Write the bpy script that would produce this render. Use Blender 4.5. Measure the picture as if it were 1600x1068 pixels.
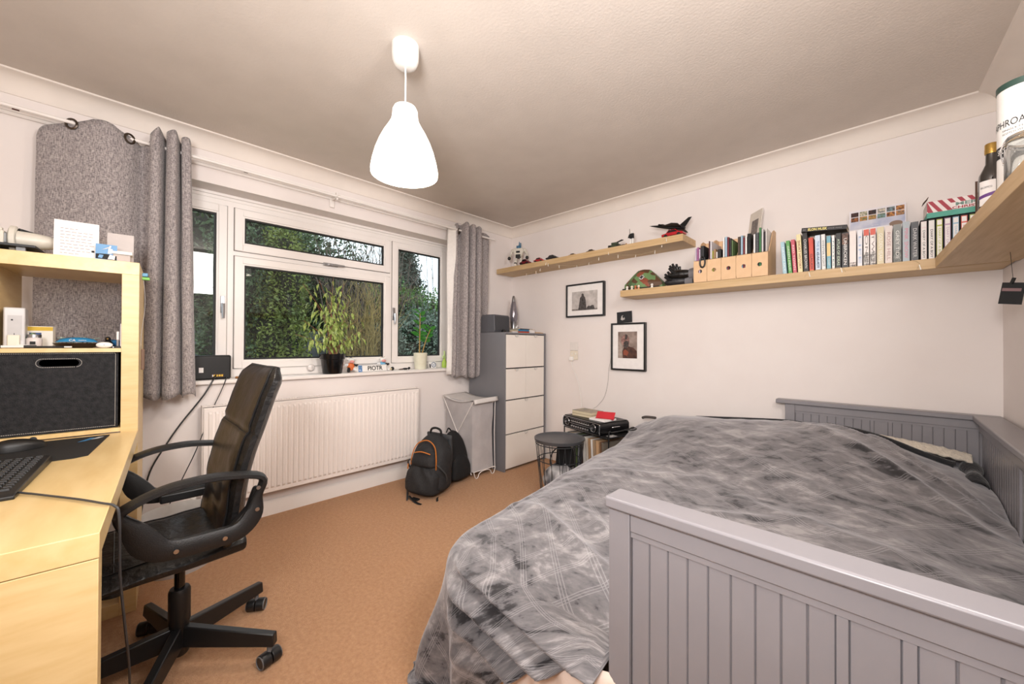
import bpy, bmesh, math, random
import numpy as np
from mathutils import Vector, Matrix, noise
random.seed(7)
D = bpy.data; S = bpy.context.scene; COL = S.collection
for o in list(D.objects): D.objects.remove(o)
PI = math.pi; rad = math.radians

# ------------------------------------------------------------------ camera, world, lights, exposure
yaw, pit, rol = 0.7706, 0.006, 0.0041
fw = Vector((-math.sin(yaw)*math.cos(pit), math.cos(yaw)*math.cos(pit), math.sin(pit)))
rt = Vector((math.cos(yaw), math.sin(yaw), 0)); up = rt.cross(fw)
R_ = rt*math.cos(rol)+up*math.sin(rol); U_ = up*math.cos(rol)-rt*math.sin(rol)
cd = D.cameras.new('camera'); cam = D.objects.new('camera', cd); COL.objects.link(cam)
cd.sensor_width = 36; cd.lens = 597.57*36/1600; cd.clip_start = .02; cd.clip_end = 200
m = Matrix((R_, U_, -fw)).transposed().to_4x4(); m.translation = Vector((2.9467, -3.0271, 1.144))
cam.matrix_world = m; S.camera = cam

w = D.worlds.new('overcast'); S.world = w; w.use_nodes = True
bgn = w.node_tree.nodes['Background']; bgn.inputs[0].default_value = (.86, .92, 1, 1); bgn.inputs[1].default_value = 2.0

def area(name, loc, target, size, power, color=(1, 1, 1), sy=None):
    l = D.lights.new(name, 'AREA'); l.energy = power; l.color = color; l.size = size
    if sy: l.shape = 'RECTANGLE'; l.size_y = sy
    o = D.objects.new(name, l); COL.objects.link(o); o.location = loc
    o.rotation_euler = (Vector(target)-Vector(loc)).to_track_quat('-Z', 'Y').to_euler(); return o
area('flash_bounce', (2.85, -3.40, 1.55), (2.25, -2.3, 2.12), .5, 56, (1, .975, .96))
area('flash_head', (3.36, -2.30, 2.09), (0, -2.2, 1.2), .40, 26, (1, .975, .96), .56)
S.view_settings.view_transform = 'Standard'; S.view_settings.look = 'None'
S.view_settings.gamma = 1; S.view_settings.exposure = 0.0
S.view_settings.use_curve_mapping = False

# ------------------------------------------------------------------ helpers
def C(h):
    h = h.lstrip('#'); v = [int(h[i:i+2], 16)/255 for i in (0, 2, 4)]
    return tuple(x/12.92 if x < .04045 else ((x+.055)/1.055)**2.4 for x in v)+(1,)
MC = {}
def mat(name, col, rough=.55, metal=0, var=None, scale=30, bump=0, bscale=200, stretch=None, emit=None, trans=0, spec=.5, coat=0, sheen=0, detail=3):
    if name in MC: return MC[name]
    M = D.materials.new(name); M.use_nodes = True; nt = M.node_tree; N = nt.nodes; L = nt.links
    p = N['Principled BSDF']; c = C(col) if isinstance(col, str) else col
    p.inputs['Base Color'].default_value = c; p.inputs['Roughness'].default_value = rough
    p.inputs['Metallic'].default_value = metal; p.inputs['Specular IOR Level'].default_value = spec
    p.inputs['Coat Weight'].default_value = coat; p.inputs['Sheen Weight'].default_value = sheen
    p.inputs['Transmission Weight'].default_value = trans
    tc = N.new('ShaderNodeTexCoord'); src = tc.outputs['Object']
    if stretch:
        mp = N.new('ShaderNodeMapping'); mp.inputs['Scale'].default_value = stretch
        L.new(src, mp.inputs[0]); src = mp.outputs[0]
    if True:
        n = N.new('ShaderNodeTexNoise'); n.inputs['Scale'].default_value = scale; n.inputs['Detail'].default_value = detail
        L.new(src, n.inputs['Vector'])
        r = N.new('ShaderNodeValToRGB'); r.color_ramp.elements[0].position = .3; r.color_ramp.elements[1].position = .7
        c2 = C(var) if isinstance(var, str) else (tuple(min(1, x*.93) for x in c[:3])+(1,))
        r.color_ramp.elements[0].color = c2; r.color_ramp.elements[1].color = c
        L.new(n.outputs[0], r.inputs[0]); L.new(r.outputs[0], p.inputs['Base Color'])
    if bump:
        n2 = N.new('ShaderNodeTexNoise'); n2.inputs['Scale'].default_value = bscale; n2.inputs['Detail'].default_value = 4
        L.new(src, n2.inputs['Vector']); b = N.new('ShaderNodeBump'); b.inputs['Strength'].default_value = bump
        b.inputs['Distance'].default_value = .01
        L.new(n2.outputs[0], b.inputs['Height']); L.new(b.outputs[0], p.inputs['Normal'])
    if emit: p.inputs['Emission Color'].default_value = emit[0]; p.inputs['Emission Strength'].default_value = emit[1]
    MC[name] = M; return M

class G:
    def __init__(s): s.v = []; s.f = []; s.m = []; s.uv = None
    def add(s, vs, fs, mi=0):
        b = len(s.v); s.v += [tuple(x) for x in vs]; s.f += [tuple(i+b for i in f) for f in fs]; s.m += [mi]*len(fs); return s
    def box(s, x0, y0, z0, x1, y1, z1, mi=0):
        if x0 > x1: x0, x1 = x1, x0
        if y0 > y1: y0, y1 = y1, y0
        if z0 > z1: z0, z1 = z1, z0
        return s.add([(x0,y0,z0),(x1,y0,z0),(x1,y1,z0),(x0,y1,z0),(x0,y0,z1),(x1,y0,z1),(x1,y1,z1),(x0,y1,z1)],
              [(0,3,2,1),(4,5,6,7),(0,1,5,4),(1,2,6,5),(2,3,7,6),(3,0,4,7)], mi)
    def ob(s, c, h, M, mi=0):
        vs = [Vector(c)+M@Vector((a*h[0], b*h[1], d*h[2])) for d in (-1, 1) for a, b in ((-1,-1),(1,-1),(1,1),(-1,1))]
        return s.add(vs, [(0,3,2,1),(4,5,6,7),(0,1,5,4),(1,2,6,5),(2,3,7,6),(3,0,4,7)], mi)
    def tube(s, pts, r, n=8, caps=True, mi=0, closed=False):
        P = [Vector(p) for p in pts]; k = len(P); rs = r if isinstance(r, (list, tuple)) else [r]*k
        t0 = (P[1]-P[0]).normalized(); a = Vector((0, 0, 1)) if abs(t0.z) < .9 else Vector((1, 0, 0))
        nn = (a-t0*a.dot(t0)).normalized(); vs = []
        for i in range(k):
            if closed: t = (P[(i+1) % k]-P[i-1]).normalized()
            else: t = (P[min(i+1, k-1)]-P[max(i-1, 0)]).normalized()
            nn = (nn-t*nn.dot(t)); nn = nn.normalized() if nn.length > 1e-6 else Vector((1, 0, 0)); bb = t.cross(nn)
            for j in range(n):
                q = 2*PI*j/n; vs.append(P[i]+(nn*math.cos(q)+bb*math.sin(q))*rs[i])
        fs = [(i*n+j, i*n+(j+1) % n, (i+1)*n+(j+1) % n, (i+1)*n+j) for i in range(k-1) for j in range(n)]
        if closed: fs += [((k-1)*n+j, (k-1)*n+(j+1) % n, (j+1) % n, j) for j in range(n)]
        elif caps: fs += [tuple(range(n))[::-1], tuple((k-1)*n+j for j in range(n))]
        return s.add(vs, fs, mi)
    def cyl(s, p0, p1, r0, r1=None, n=16, mi=0): return s.tube([p0, p1], [r0, r0 if r1 is None else r1], n, True, mi)
    def lathe(s, prof, n=24, c=(0, 0, 0), mi=0, cap0=False, cap1=False, axis='z'):
        vs = []; k = len(prof)
        for r, z in prof:
            for j in range(n):
                q = 2*PI*j/n; p = (r*math.cos(q), r*math.sin(q), z)
                if axis == 'y': p = (p[0], p[2], p[1])
                if axis == 'x': p = (p[2], p[0], p[1])
                vs.append((p[0]+c[0], p[1]+c[1], p[2]+c[2]))
        fs = [(i*n+j, i*n+(j+1) % n, (i+1)*n+(j+1) % n, (i+1)*n+j) for i in range(k-1) for j in range(n)]
        if cap0: fs.append(tuple(range(n))[::-1])
        if cap1: fs.append(tuple((k-1)*n+j for j in range(n)))
        return s.add(vs, fs, mi)
    def prism(s, poly, a0, a1, axis='x', mi=0):
        def P(p, a): return {'x': (a, p[0], p[1]), 'y': (p[0], a, p[1]), 'z': (p[0], p[1], a)}[axis]
        n = len(poly); vs = [P(p, a0) for p in poly]+[P(p, a1) for p in poly]
        fs = [tuple(range(n))[::-1], tuple(range(n, 2*n))]+[(i, (i+1) % n, (i+1) % n+n, i+n) for i in range(n)]
        return s.add(vs, fs, mi)
    def ball(s, c, r, n=12, k=8, mi=0):
        if not isinstance(r, (list, tuple)): r = (r, r, r)
        vs = [(c[0]+r[0]*math.sin(PI*i/k)*math.cos(2*PI*j/n), c[1]+r[1]*math.sin(PI*i/k)*math.sin(2*PI*j/n), c[2]+r[2]*math.cos(PI*i/k)) for i in range(k+1) for j in range(n)]
        return s.add(vs, [(i*n+j, (i+1)*n+j, (i+1)*n+(j+1) % n, i*n+(j+1) % n) for i in range(k) for j in range(n)], mi)
    def grid(s, F, nu, nv, mi=0, closeu=False, uv=None):
        vs = [F(i/(nu if closeu else nu-1), j/(nv-1)) for i in range(nu) for j in range(nv)]
        fs = [(i*nv+j, ((i+1) % nu)*nv+j, ((i+1) % nu)*nv+j+1, i*nv+j+1) for i in range(nu if closeu else nu-1) for j in range(nv-1)]
        return s.add(vs, fs, mi)

def obj(name, g, ms, parent=None, smooth=None, bevel=0, sub=0, solid=0, kind=None):
    me = D.meshes.new(name); me.from_pydata(g.v, [], g.f)
    if not isinstance(ms, (list, tuple)): ms = [ms]
    for x in ms: me.materials.append(x)
    if len(ms) > 1: me.polygons.foreach_set('material_index', g.m)
    bm = bmesh.new(); bm.from_mesh(me); bmesh.ops.remove_doubles(bm, verts=bm.verts, dist=1e-6)
    bmesh.ops.recalc_face_normals(bm, faces=bm.faces); bm.to_mesh(me); bm.free()
    if smooth is None: smooth = 40
    if smooth:
        me.polygons.foreach_set('use_smooth', [True]*len(me.polygons)); me.set_sharp_from_angle(angle=rad(smooth))
    me.update(); o = D.objects.new(name, me); COL.objects.link(o)
    if parent: o.parent = parent
    if solid: q = o.modifiers.new('s', 'SOLIDIFY'); q.thickness = solid; q.offset = 0
    if bevel:
        q = o.modifiers.new('b', 'BEVEL'); q.width = bevel; q.segments = 2; q.limit_method = 'ANGLE'; q.angle_limit = rad(50)
    if sub: q = o.modifiers.new('u', 'SUBSURF'); q.levels = sub; q.render_levels = sub
    if kind: o['kind'] = kind
    return o
def tag(o, label=None, cat=None, group=None):
    if label: o['label'] = label
    if cat: o['category'] = cat
    if group: o['group'] = group
    return o
def thing(name, label, cat, loc=(0, 0, 0), rz=0, group=None, rot=None):
    o = D.objects.new(name, None); COL.objects.link(o); o.empty_display_size = .05
    o.location = loc; o.rotation_euler = rot if rot else (0, 0, rz); return tag(o, label, cat, group)
def struct(name, g, m, **k): o = obj(name, g, m, **k); o['kind'] = 'structure'; return o
def text(name, s, size, m, parent, loc, rot, width=None, ext=.0004, align='CENTER', height=None, bold=0):
    c = D.curves.new('t', 'FONT'); c.body = s; c.size = size; c.extrude = ext; c.align_x = align; c.align_y = 'CENTER'; c.resolution_u = 3; c.offset = bold*size
    t = D.objects.new('t', c); COL.objects.link(t); bpy.context.view_layer.update()
    me = D.meshes.new_from_object(t.evaluated_get(bpy.context.evaluated_depsgraph_get())); D.objects.remove(t); D.curves.remove(c)
    xs = [v.co.x for v in me.vertices]; ys = [v.co.y for v in me.vertices]
    if width and max(xs) > min(xs):
        k = width/(max(xs)-min(xs))
        for v in me.vertices: v.co.x *= k
    if height:
        k = height/(max(ys)-min(ys))
        for v in me.vertices: v.co.y *= k
    me.name = name; me.materials.clear(); me.materials.append(m)
    o = D.objects.new(name, me); COL.objects.link(o); o.parent = parent; o.location = loc; o.rotation_euler = rot; return o
def cat_(pts, n=6, closed=False):
    P = [Vector(p) for p in pts]; out = []; k = len(P)
    for i in range(k if closed else k-1):
        if closed: a, b, c, d = P[i-1], P[i], P[(i+1) % k], P[(i+2) % k]
        else: a, b, c, d = P[max(i-1, 0)], P[i], P[i+1], P[min(i+2, k-1)]
        for j in range(n):
            t = j/n; out.append(.5*((2*b)+(c-a)*t+(2*a-5*b+4*c-d)*t*t+(3*b-a-3*c+d)*t**3))
    if not closed: out.append(P[-1])
    return out
def ss(a, b, x):
    t = min(1, max(0, (x-a)/(b-a))); return t*t*(3-2*t)
def nz(x, y, z=0): return noise.noise(Vector((x, y, z)))

# ------------------------------------------------------------------ materials
wall_m = mat('wall_paint', '#E9E1DD', .75, bump=.03, bscale=260, scale=4, var='#E6DDD9', spec=.25)
ceil_m = mat('ceiling_paint', '#D6CCC3', .85, bump=.12, bscale=90, scale=6, var='#D1C7BE', spec=.15)
trim_m = mat('trim_gloss', '#EFE9E4', .45, scale=5, var='#ECE5E0', spec=.35)
cove_m = mat('coving_paint', '#E8DED5', .7, scale=5, spec=.25)
upvc = mat('window_plastic', '#F0EAE6', .35, scale=6, var='#ECE6E1')
seal = mat('black_gasket_and_shade', '#121212', .6)
chrome = mat('chrome', '#C9C9CB', .2, 1)
steel = mat('brushed_steel', '#A9A9AB', .35, 1)
black_pl = mat('black_plastic', '#151516', .42)
black_gl = mat('black_gloss', '#0E0E10', .18)
grey_paint = mat('grey_bed_paint', '#8A878B', .32, scale=8, var='#868387', spec=.45)
birch = mat('birch_foil', '#E3C894', .38, var='#D9BA82', scale=9, stretch=(1, 1, 6), detail=5)
birchH = mat('birch_foil_flat', '#E6CB96', .33, var='#DABB80', scale=5, stretch=(1.2, 5, 5), detail=6)
oak = mat('pale_oak_shelf', '#CDAF85', .5, var='#BC9B6D', scale=6, stretch=(.8, 12, 12), detail=6, bump=.03, bscale=80)
oakY = mat('pale_oak_shelf_lengthwise', '#CDAF85', .5, var='#BC9B6D', scale=6, stretch=(12, .8, 12), detail=6, bump=.03, bscale=80)
white_m = mat('white_paper', '#F2EDEA', .7)
white_pl = mat('white_plastic', '#EFECE8', .35)
plain_black = mat('matt_black', '#161617', .7)
cream_m = mat('cream_paper', '#DCCFB2', .8, scale=400, stretch=(1, 1, 1), var='#BFB193')
ply = mat('birch_ply', '#E2BE97', .6, var='#DAB48A', scale=14)
def col(h, rough=.5): return mat('colour_'+h.strip('#').lower()+('_%d' % int(rough*100)), h, rough)

carpet = mat('tan_carpet', '#D9A87C', .95, var='#B57F52', scale=14, bump=.9, bscale=330, spec=.1, detail=8, sheen=.2)
# two-scale carpet tone
nt = carpet.node_tree; n_ = [x for x in nt.nodes if x.type == 'TEX_NOISE'][0]; n_.inputs['Scale'].default_value = 60; n_.inputs['Detail'].default_value = 10; n_.inputs['Roughness'].default_value = .8

def weave(name, a, b, sc=260):
    M = D.materials.new(name); M.use_nodes = True; nt = M.node_tree; N = nt.nodes; L = nt.links; p = N['Principled BSDF']
    p.inputs['Roughness'].default_value = .9; p.inputs['Specular IOR Level'].default_value = .1; p.inputs['Sheen Weight'].default_value = .2
    tc = N.new('ShaderNodeTexCoord'); outs = []
    for st in ((1, 1, .16), (.3, .3, 1.5)):
        mp = N.new('ShaderNodeMapping'); mp.inputs['Scale'].default_value = st; L.new(tc.outputs['Object'], mp.inputs[0])
        n = N.new('ShaderNodeTexNoise'); n.inputs['Scale'].default_value = sc; n.inputs['Detail'].default_value = 3; L.new(mp.outputs[0], n.inputs['Vector']); outs.append(n.outputs[0])
    a_ = N.new('ShaderNodeMath'); a_.operation = 'ADD'; L.new(outs[0], a_.inputs[0]); L.new(outs[1], a_.inputs[1])
    r = N.new('ShaderNodeValToRGB'); r.color_ramp.elements[0].position = .38; r.color_ramp.elements[1].position = .62
    mh = N.new('ShaderNodeMath'); mh.operation = 'MULTIPLY'; mh.inputs[1].default_value = .5; L.new(a_.outputs[0], mh.inputs[0])
    r.color_ramp.elements[0].color = C(a); r.color_ramp.elements[1].color = C(b)
    L.new(mh.outputs[0], r.inputs[0]); L.new(r.outputs[0], p.inputs['Base Color'])
    bp = N.new('ShaderNodeBump'); bp.inputs['Strength'].default_value = .4; bp.inputs['Distance'].default_value = .002; L.new(mh.outputs[0], bp.inputs['Height']); L.new(bp.outputs[0], p.inputs['Normal'])
    return M
curtain_m = weave('grey_linen_weave', '#6A6467', '#BDB4B1', 330)
felt = mat('dark_grey_felt', '#39393B', .95, var='#2A2A2C', scale=60, bump=.5, bscale=260, spec=.1, detail=6)
leather = mat('black_leather', '#131314', .36, bump=.35, bscale=55, scale=8, var='#0C0C0D')
leather_b = mat('dark_brown_worn_leather', '#2A201B', .33, bump=.2, bscale=24, scale=5, var='#17120F')

glass = D.materials.new('window_glass'); glass.use_nodes = True
nt = glass.node_tree; nt.nodes.clear(); o_ = nt.nodes.new('ShaderNodeOutputMaterial'); mx = nt.nodes.new('ShaderNodeMixShader')
tr = nt.nodes.new('ShaderNodeBsdfTransparent'); gl = nt.nodes.new('ShaderNodeBsdfGlossy'); fr = nt.nodes.new('ShaderNodeFresnel'); fr.inputs[0].default_value = 1.55
gl.inputs['Roughness'].default_value = .0; tr.inputs[0].default_value = (.93, .96, .95, 1)
ge = nt.nodes.new('ShaderNodeNewGeometry'); iv = nt.nodes.new('ShaderNodeMath'); iv.operation = 'SUBTRACT'; iv.inputs[0].default_value = 1; nt.links.new(ge.outputs['Backfacing'], iv.inputs[1])
ml = nt.nodes.new('ShaderNodeMath'); ml.operation = 'MULTIPLY'; nt.links.new(fr.outputs[0], ml.inputs[0]); nt.links.new(iv.outputs[0], ml.inputs[1]); nt.links.new(ml.outputs[0], mx.inputs[0]); nt.links.new(tr.outputs[0], mx.inputs[1]); nt.links.new(gl.outputs[0], mx.inputs[2]); nt.links.new(mx.outputs[0], o_.inputs[0])
jar_glass = mat('jar_glass', '#F3F5F4', .05, trans=.95)

# ------------------------------------------------------------------ room shell
W, H, YN = 3.369, 2.4, -4.3
OY0, OY1, OZ0, OZ1 = -3.15, -.735, .90, 2.12          # window opening
struct('floor', G().box(-.25, YN-.1, -.08, W+.35, .1, 0), carpet, smooth=0)
struct('ceiling', G().box(-.25, YN-.1, H, W+.35, .1, H+.08), ceil_m, smooth=0)
g = G().box(-.25, YN, 0, 0, OY0, H).box(-.25, OY1, 0, 0, 0, H).box(-.25, OY0, 0, 0, OY1, OZ0).box(-.25, OY0, OZ1, 0, OY1, H)
struct('wall_left', g, wall_m, smooth=0)
struct('wall_back', G().box(-.25, 0, 0, W+.1, .1, H), wall_m, smooth=0)
def pivot(o, a=rad(2.2)):
    o.matrix_world = Matrix.Translation((W, 0, 0))@Matrix.Rotation(a, 4, 'Z')@Matrix.Translation((-W, 0, 0)); return o
pivot(struct('wall_right', G().box(W, YN-.1, 0, W+.1, 0, H), wall_m, smooth=0))
struct('wall_front', G().box(-.25, YN-.1, 0, W+.3, YN, H), wall_m, smooth=0)
c_ = .086
def cove():   # (distance from wall, z)
    P = [(0, H), (0, H-c_-.004), (.005, H-c_-.004), (.007, H-c_)]
    for i in range(9):
        q = i/8*PI/2; P.append((c_-.006-(c_-.013)*math.cos(q), H-c_+.003+(c_-.012)*math.sin(q)))
    P += [(c_, H-.007), (c_+.003, H)]; return P
struct('trim_1', G().prism([(p[0], p[1]) for p in cove()], YN, 0, 'y'), cove_m, smooth=30)
struct('trim_2', G().prism([(-p[0], p[1]) for p in cove()], 0, W, 'x'), cove_m, smooth=30)
pivot(struct('trim_3', G().prism([(W-p[0], p[1]) for p in cove()], YN, 0, 'y'), cove_m, smooth=30))
for n_, ax in (('left', 'y'), ('back', 'x'), ('right', 'r')):
    P = [(0, 0), (.016, 0), (.016, .085), (.012, .094), (.006, .1), (0, .1)]
    if ax == 'y': g = G().prism(P, YN, 0, 'y')
    elif ax == 'x': g = G().prism([(-a, b) for a, b in P], 0.016, W-.016, 'x')
    else: g = G().prism([(W-a, b) for a, b in P], YN, 0, 'y')
    o_ = struct('baseboard_'+n_, g, trim_m, smooth=30)
    if ax == 'r': pivot(o_)
# sill
sill = struct('trim_4', G().box(-.142, OY0-.02, .893, .032, OY1+.03, .918), trim_m, bevel=.006)

# ------------------------------------------------------------------ window
win = thing('window_1', None, None, (-.14, 0, 0)); win['kind'] = 'structure'
FX = 0.0
def ring(y0, z0, y1, z1, b, x0, x1):
    g = G(); g.box(x0, y0, z0, x1, y0+b, z1).box(x0, y1-b, z0, x1, y1, z1).box(x0, y0+b, z0, x1, y1-b, z0+b).box(x0, y0+b, z1-b, x1, y1-b, z1); return g
obj('window_frame', ring(OY0, .918, OY1, OZ1, .055, -.07, -.012), upvc, win, smooth=0)
obj('head_frame', G().box(-.069, OY0+.04, 2.036, -.0125, OY1-.04, OZ1-.04), upvc, win, smooth=0)
for y in (-1.3665, -2.513): obj('mullion', G().box(-.068, y-.03, .965, -.0115, y+.03, 2.08), upvc, win, smooth=0)
obj('transom', G().box(-.067, -2.513+.02, 1.715, -.0128, -1.3665-.02, 1.77), upvc, win, smooth=0)
obj('head_trim', G().box(-.012, OY0, OZ1-.018, .0, OY1, OZ1).box(-.012, OY0, OZ1-.04, -.006, OY1, OZ1-.022), upvc, win, smooth=0, bevel=.002)
panes = dict(l=(-3.043, 1.029, -2.585, 1.99), c=(-2.441, 1.029, -1.430, 1.672), t=(-2.441, 1.813, -1.430, 1.99), r=(-1.303, 1.029, -.844, 1.99))
for k, (y0, z0, y1, z1) in panes.items():
    b = .052
    f = obj('sash', ring(y0-b, z0-b, y1+b, z1+b, b-.006, -.03, .004), upvc, win, smooth=0, bevel=.004)
    obj('glazing_bead', ring(y0-.008, z0-.008, y1+.008, z1+.008, .012, -.026, -.002), upvc, f, smooth=0, bevel=.002)
    obj('gasket_and_shade', ring(y0-.002, z0-.002, y1+.002, z1+.002, .017, -.03, -.0125), seal, f, smooth=0)  # black gasket, made wider to include the shadow line at the glass edge
    obj('sash_gap_shade', ring(y0-b-.004, z0-b-.004, y1+b+.004, z1+b+.004, .005, -.03, -.009), mat('grey_gap_shade', '#7E7874', .7), f, smooth=0)  # grey ring painted in for the shaded gap between sash and frame
    obj('pane', G().box(-.034, y0-.002, z0-.002, -.026, y1+.002, z1+.002), glass, f, smooth=0)
def whandle(y, z, horiz, m):
    t = D.objects.new('handle', None); COL.objects.link(t)
    g = G()
    if horiz:
        g.box(.004, y-.055, z-.011, .012, y+.055, z+.011).box(.012, y-.02, z-.008, .026, y+.02, z+.008); g.box(.022, y-.0, z-.008, .03, y+.10, z+.006)
    else:
        g.box(.004, y-.012, z-.05, .012, y+.012, z+.06).box(.012, y-.01, z-.012, .028, y+.01, z+.012); g.tube([(.026, y, z+.01), (.032, y, z-.04), (.03, y, z-.085)], [.01, .009, .007], 8)
    D.objects.remove(t); return obj('handle', g, m, win, bevel=.002)
whandle(-2.555, 1.39, False, steel); whandle(-1.345, 1.40, False, steel); whandle(-1.88, 1.755, True, steel)

# ------------------------------------------------------------------ curtain rail, pole, curtains
t = thing('curtain_rail', 'long white rail board screwed to the wall above the window', 'curtain rail', (.0, 0, 2.24))
obj('rail_board', G().box(0.001, -4.1, -.03, .014, -.72, .026).box(.014, -4.1, -.016, .022, -.72, .012), trim_m, t, smooth=0, bevel=.002)
for y in (-3.37, -2.4655, -1.57, -1.05): obj('screw_mark', G().box(.0215, y-.011, -.007, .0235, y+.011, .007), mat('dark_red_brown', '#4A1C12', .6), t, smooth=0)
t = thing('curtain_pole', 'thin white curtain pole held in front of the rail by brackets', 'curtain pole', (.12, 0, 2.212))
obj('pole', G().cyl((0, -4.1, .003), (0, -.38, -.012), .0085, n=14), trim_m, t)
for y, dz in ((-3.46, .01), (-1.93, 0), (-.66, -.008)):
    b = obj('bracket', G().box(-.105, y-.016, -.06+dz, -.1, y+.016, .0+dz).box(-.1, y-.006, -.012+dz, -.01, y+.006, -.004+dz).box(-.012, y-.006, -.03+dz, -.004, y+.006, .0+dz), trim_m, t, bevel=.002)
    obj('clip', G().tube([(-.01, y-.008, .012+dz), (.01, y-.008, .016+dz), (.012, y-.008, -.008+dz), (-.004, y-.008, -.016+dz)], .006, 6), trim_m, b)

def curtain(name, label, top, bot, ztop, zbot, lining=None, rings=()):
    A = cat_([Vector((x, y, 0)) for x, y in top], 10); B = cat_([Vector((x, y, 0)) for x, y in bot], 10); n = len(A)
    t = thing(name, label, 'curtain', (A[0].x, A[0].y, zbot))
    L0 = Vector((A[0].x, A[0].y, zbot))
    def F(a, b):
        i = min(n-1, int(round(a*(n-1)))); k = b; kk = k**.85; p = B[i]*(1-kk)+A[i]*kk
        zt_ = np.interp(a, [q_/(len(ztop)-1) for q_ in range(len(ztop))], ztop); z = zbot+(zt_-zbot)*b
        if b > .97: z += .006*math.sin(i*.33)
        if b == 0: z += .012*math.sin(i*.21)
        w_ = .006*nz(i*.12, z*2.5, 3)
        return Vector((p.x+w_, p.y+w_*.5, z))-L0
    obj('fabric', G().grid(F, n, 40), curtain_m, t, smooth=70, solid=.003)
    for (x, y, z, ry) in rings:
        g = G(); P = [Vector((0, math.cos(q)*.021, math.sin(q)*.023)) for q in [i*PI/8 for i in range(16)]]
        M = Matrix.Rotation(ry, 3, 'Z'); g.tube([M@p+Vector((x+.003, y, z))-L0 for p in P], .0055, 6, closed=True)
        obj('eyelet', g, mat('bronze_metal', '#6A6058', .3, 1), t)
    return t, L0
topL = [(.05, -3.305), (.078, -3.265), (.150, -3.12), (.160, -3.05), (.118, -2.985), (.080, -2.945), (.10, -2.90), (.17, -2.915), (.19, -2.885), (.13, -2.86), (.10, -2.845), (.18, -2.85), (.205, -2.82), (.13, -2.795), (.105, -2.785), (.18, -2.79), (.19, -2.76), (.12, -2.745)]
botL = [(.08, -3.31), (.11, -3.26), (.13, -3.14), (.14, -3.06), (.13, -2.99), (.10, -2.955), (.10, -2.93), (.16, -2.935), (.19, -2.895), (.14, -2.865), (.11, -2.85), (.18, -2.86), (.21, -2.815), (.15, -2.785), (.12, -2.77), (.18, -2.775), (.195, -2.735), (.13, -2.715)]
curtain('curtain', 'wide grey woven curtain hanging behind the birch shelf unit, left of the window', topL, botL, [2.13, 2.19, 2.245, 2.245, 2.215, 2.20, 2.27, 2.25, 2.285, 2.27, 2.255, 2.285, 2.285, 2.27, 2.26, 2.275, 2.27, 2.235], .85, rings=((.122, -3.192, 2.203, -.5), (.132, -2.992, 2.205, .6)))
topR = [(.10, -.86), (.13, -.845), (.09, -.825), (.10, -.80), (.18, -.795), (.19, -.765), (.11, -.75), (.11, -.73), (.19, -.72), (.195, -.69), (.11, -.675), (.11, -.655), (.185, -.64), (.18, -.605), (.11, -.58), (.085, -.53), (.08, -.46), (.085, -.415)]
botR = [(.11, -.90), (.14, -.885), (.10, -.86), (.11, -.83), (.18, -.82), (.19, -.785), (.12, -.765), (.12, -.74), (.19, -.73), (.195, -.69), (.12, -.67), (.12, -.645), (.18, -.63), (.17, -.59), (.11, -.57), (.075, -.53), (.07, -.48), (.075, -.45)]
t, L0 = curtain('curtain', 'narrow gathered grey woven curtain with white lining right of the window', topR, botR, [2.25, 2.26, 2.25, 2.26, 2.27, 2.26, 2.24, 2.25, 2.262, 2.26, 2.24, 2.25, 2.26, 2.26, 2.25, 2.25, 2.25, 2.24], .84, rings=((.12, -.83, 2.19, .5), (.115, -.575, 2.188, -.6)))
def FL(a, b): return Vector((.07+.04*a+.012*math.sin(b*6+a*3), -.915-.015*(1-b)+(.06+.02*(1-b)*0)*a, .865+(2.235-.865)*b))-L0
obj('lining', G().grid(FL, 8, 24), mat('white_lining', '#EDE8E3', .85, scale=40), t, smooth=60, solid=.002)

# ------------------------------------------------------------------ radiator
t = thing('radiator', 'long white panel radiator on the wall below the window', 'radiator', (.03, -2.68, .176))
L_, HH = 1.45, .598; rad_m = mat('radiator_enamel', '#EFE7E2', .4, scale=5, var='#ECE4DF')
g = G(); n = 44; prof = []
x0 = .068
P = [(0, 0)]
yy = [(.0, 0), (.012, 0)]
st = (L_-.03)/n
def RF(a, b):
    return None
vs = []; fs = []
ycs = []
for i in range(n):
    y = .015+i*st; ycs += [(y, 0), (y+st*.30, 0), (y+st*.45, 1), (y+st*.85, 1)]
ycs = [(0, -1), (.006, 0)]+ycs+[(L_-.006, 0), (L_, -1)]
zs = [(0, -1, 0), (.006, 0, 0), (.03, 0, 0), (.042, 0, 1), (HH-.05, 0, 1), (HH-.038, 0, 0), (HH-.018, 0, 0), (HH-.012, -.4, 0)]
V = []
for y, k in ycs:
    for z, e, c in zs:
        V.append((x0+(.009*c if k == 1 else 0)+(-.012 if k == -1 else 0)+.012*min(0, e), y, z))
nzs = len(zs); F_ = [(i*nzs+j, (i+1)*nzs+j, (i+1)*nzs+j+1, i*nzs+j+1) for i in range(len(ycs)-1) for j in range(nzs-1)]
g.add(V, F_); obj('front_panel', g, rad_m, t, smooth=25)
obj('back_panel', G().box(.004, .005, .01, .012, L_-.005, HH-.012), rad_m, t, smooth=0)
obj('side_cover', G().box(.005, -.002, .004, x0-.004, .001, HH).box(.005, L_-.001, .004, x0-.004, L_+.002, HH), rad_m, t, smooth=0)
g = G()
for i in range(90):
    y = .004+i*(L_-.012)/90; g.box(.01, y, HH-.006, x0-.004, y+.009, HH-.002)
g.box(.004, 0, HH-.006, .012, L_, HH).box(x0-.008, 0, HH-.006, x0, L_, HH)
obj('top_grille', g, rad_m, t, smooth=0)['kind'] = 'stuff'
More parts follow.
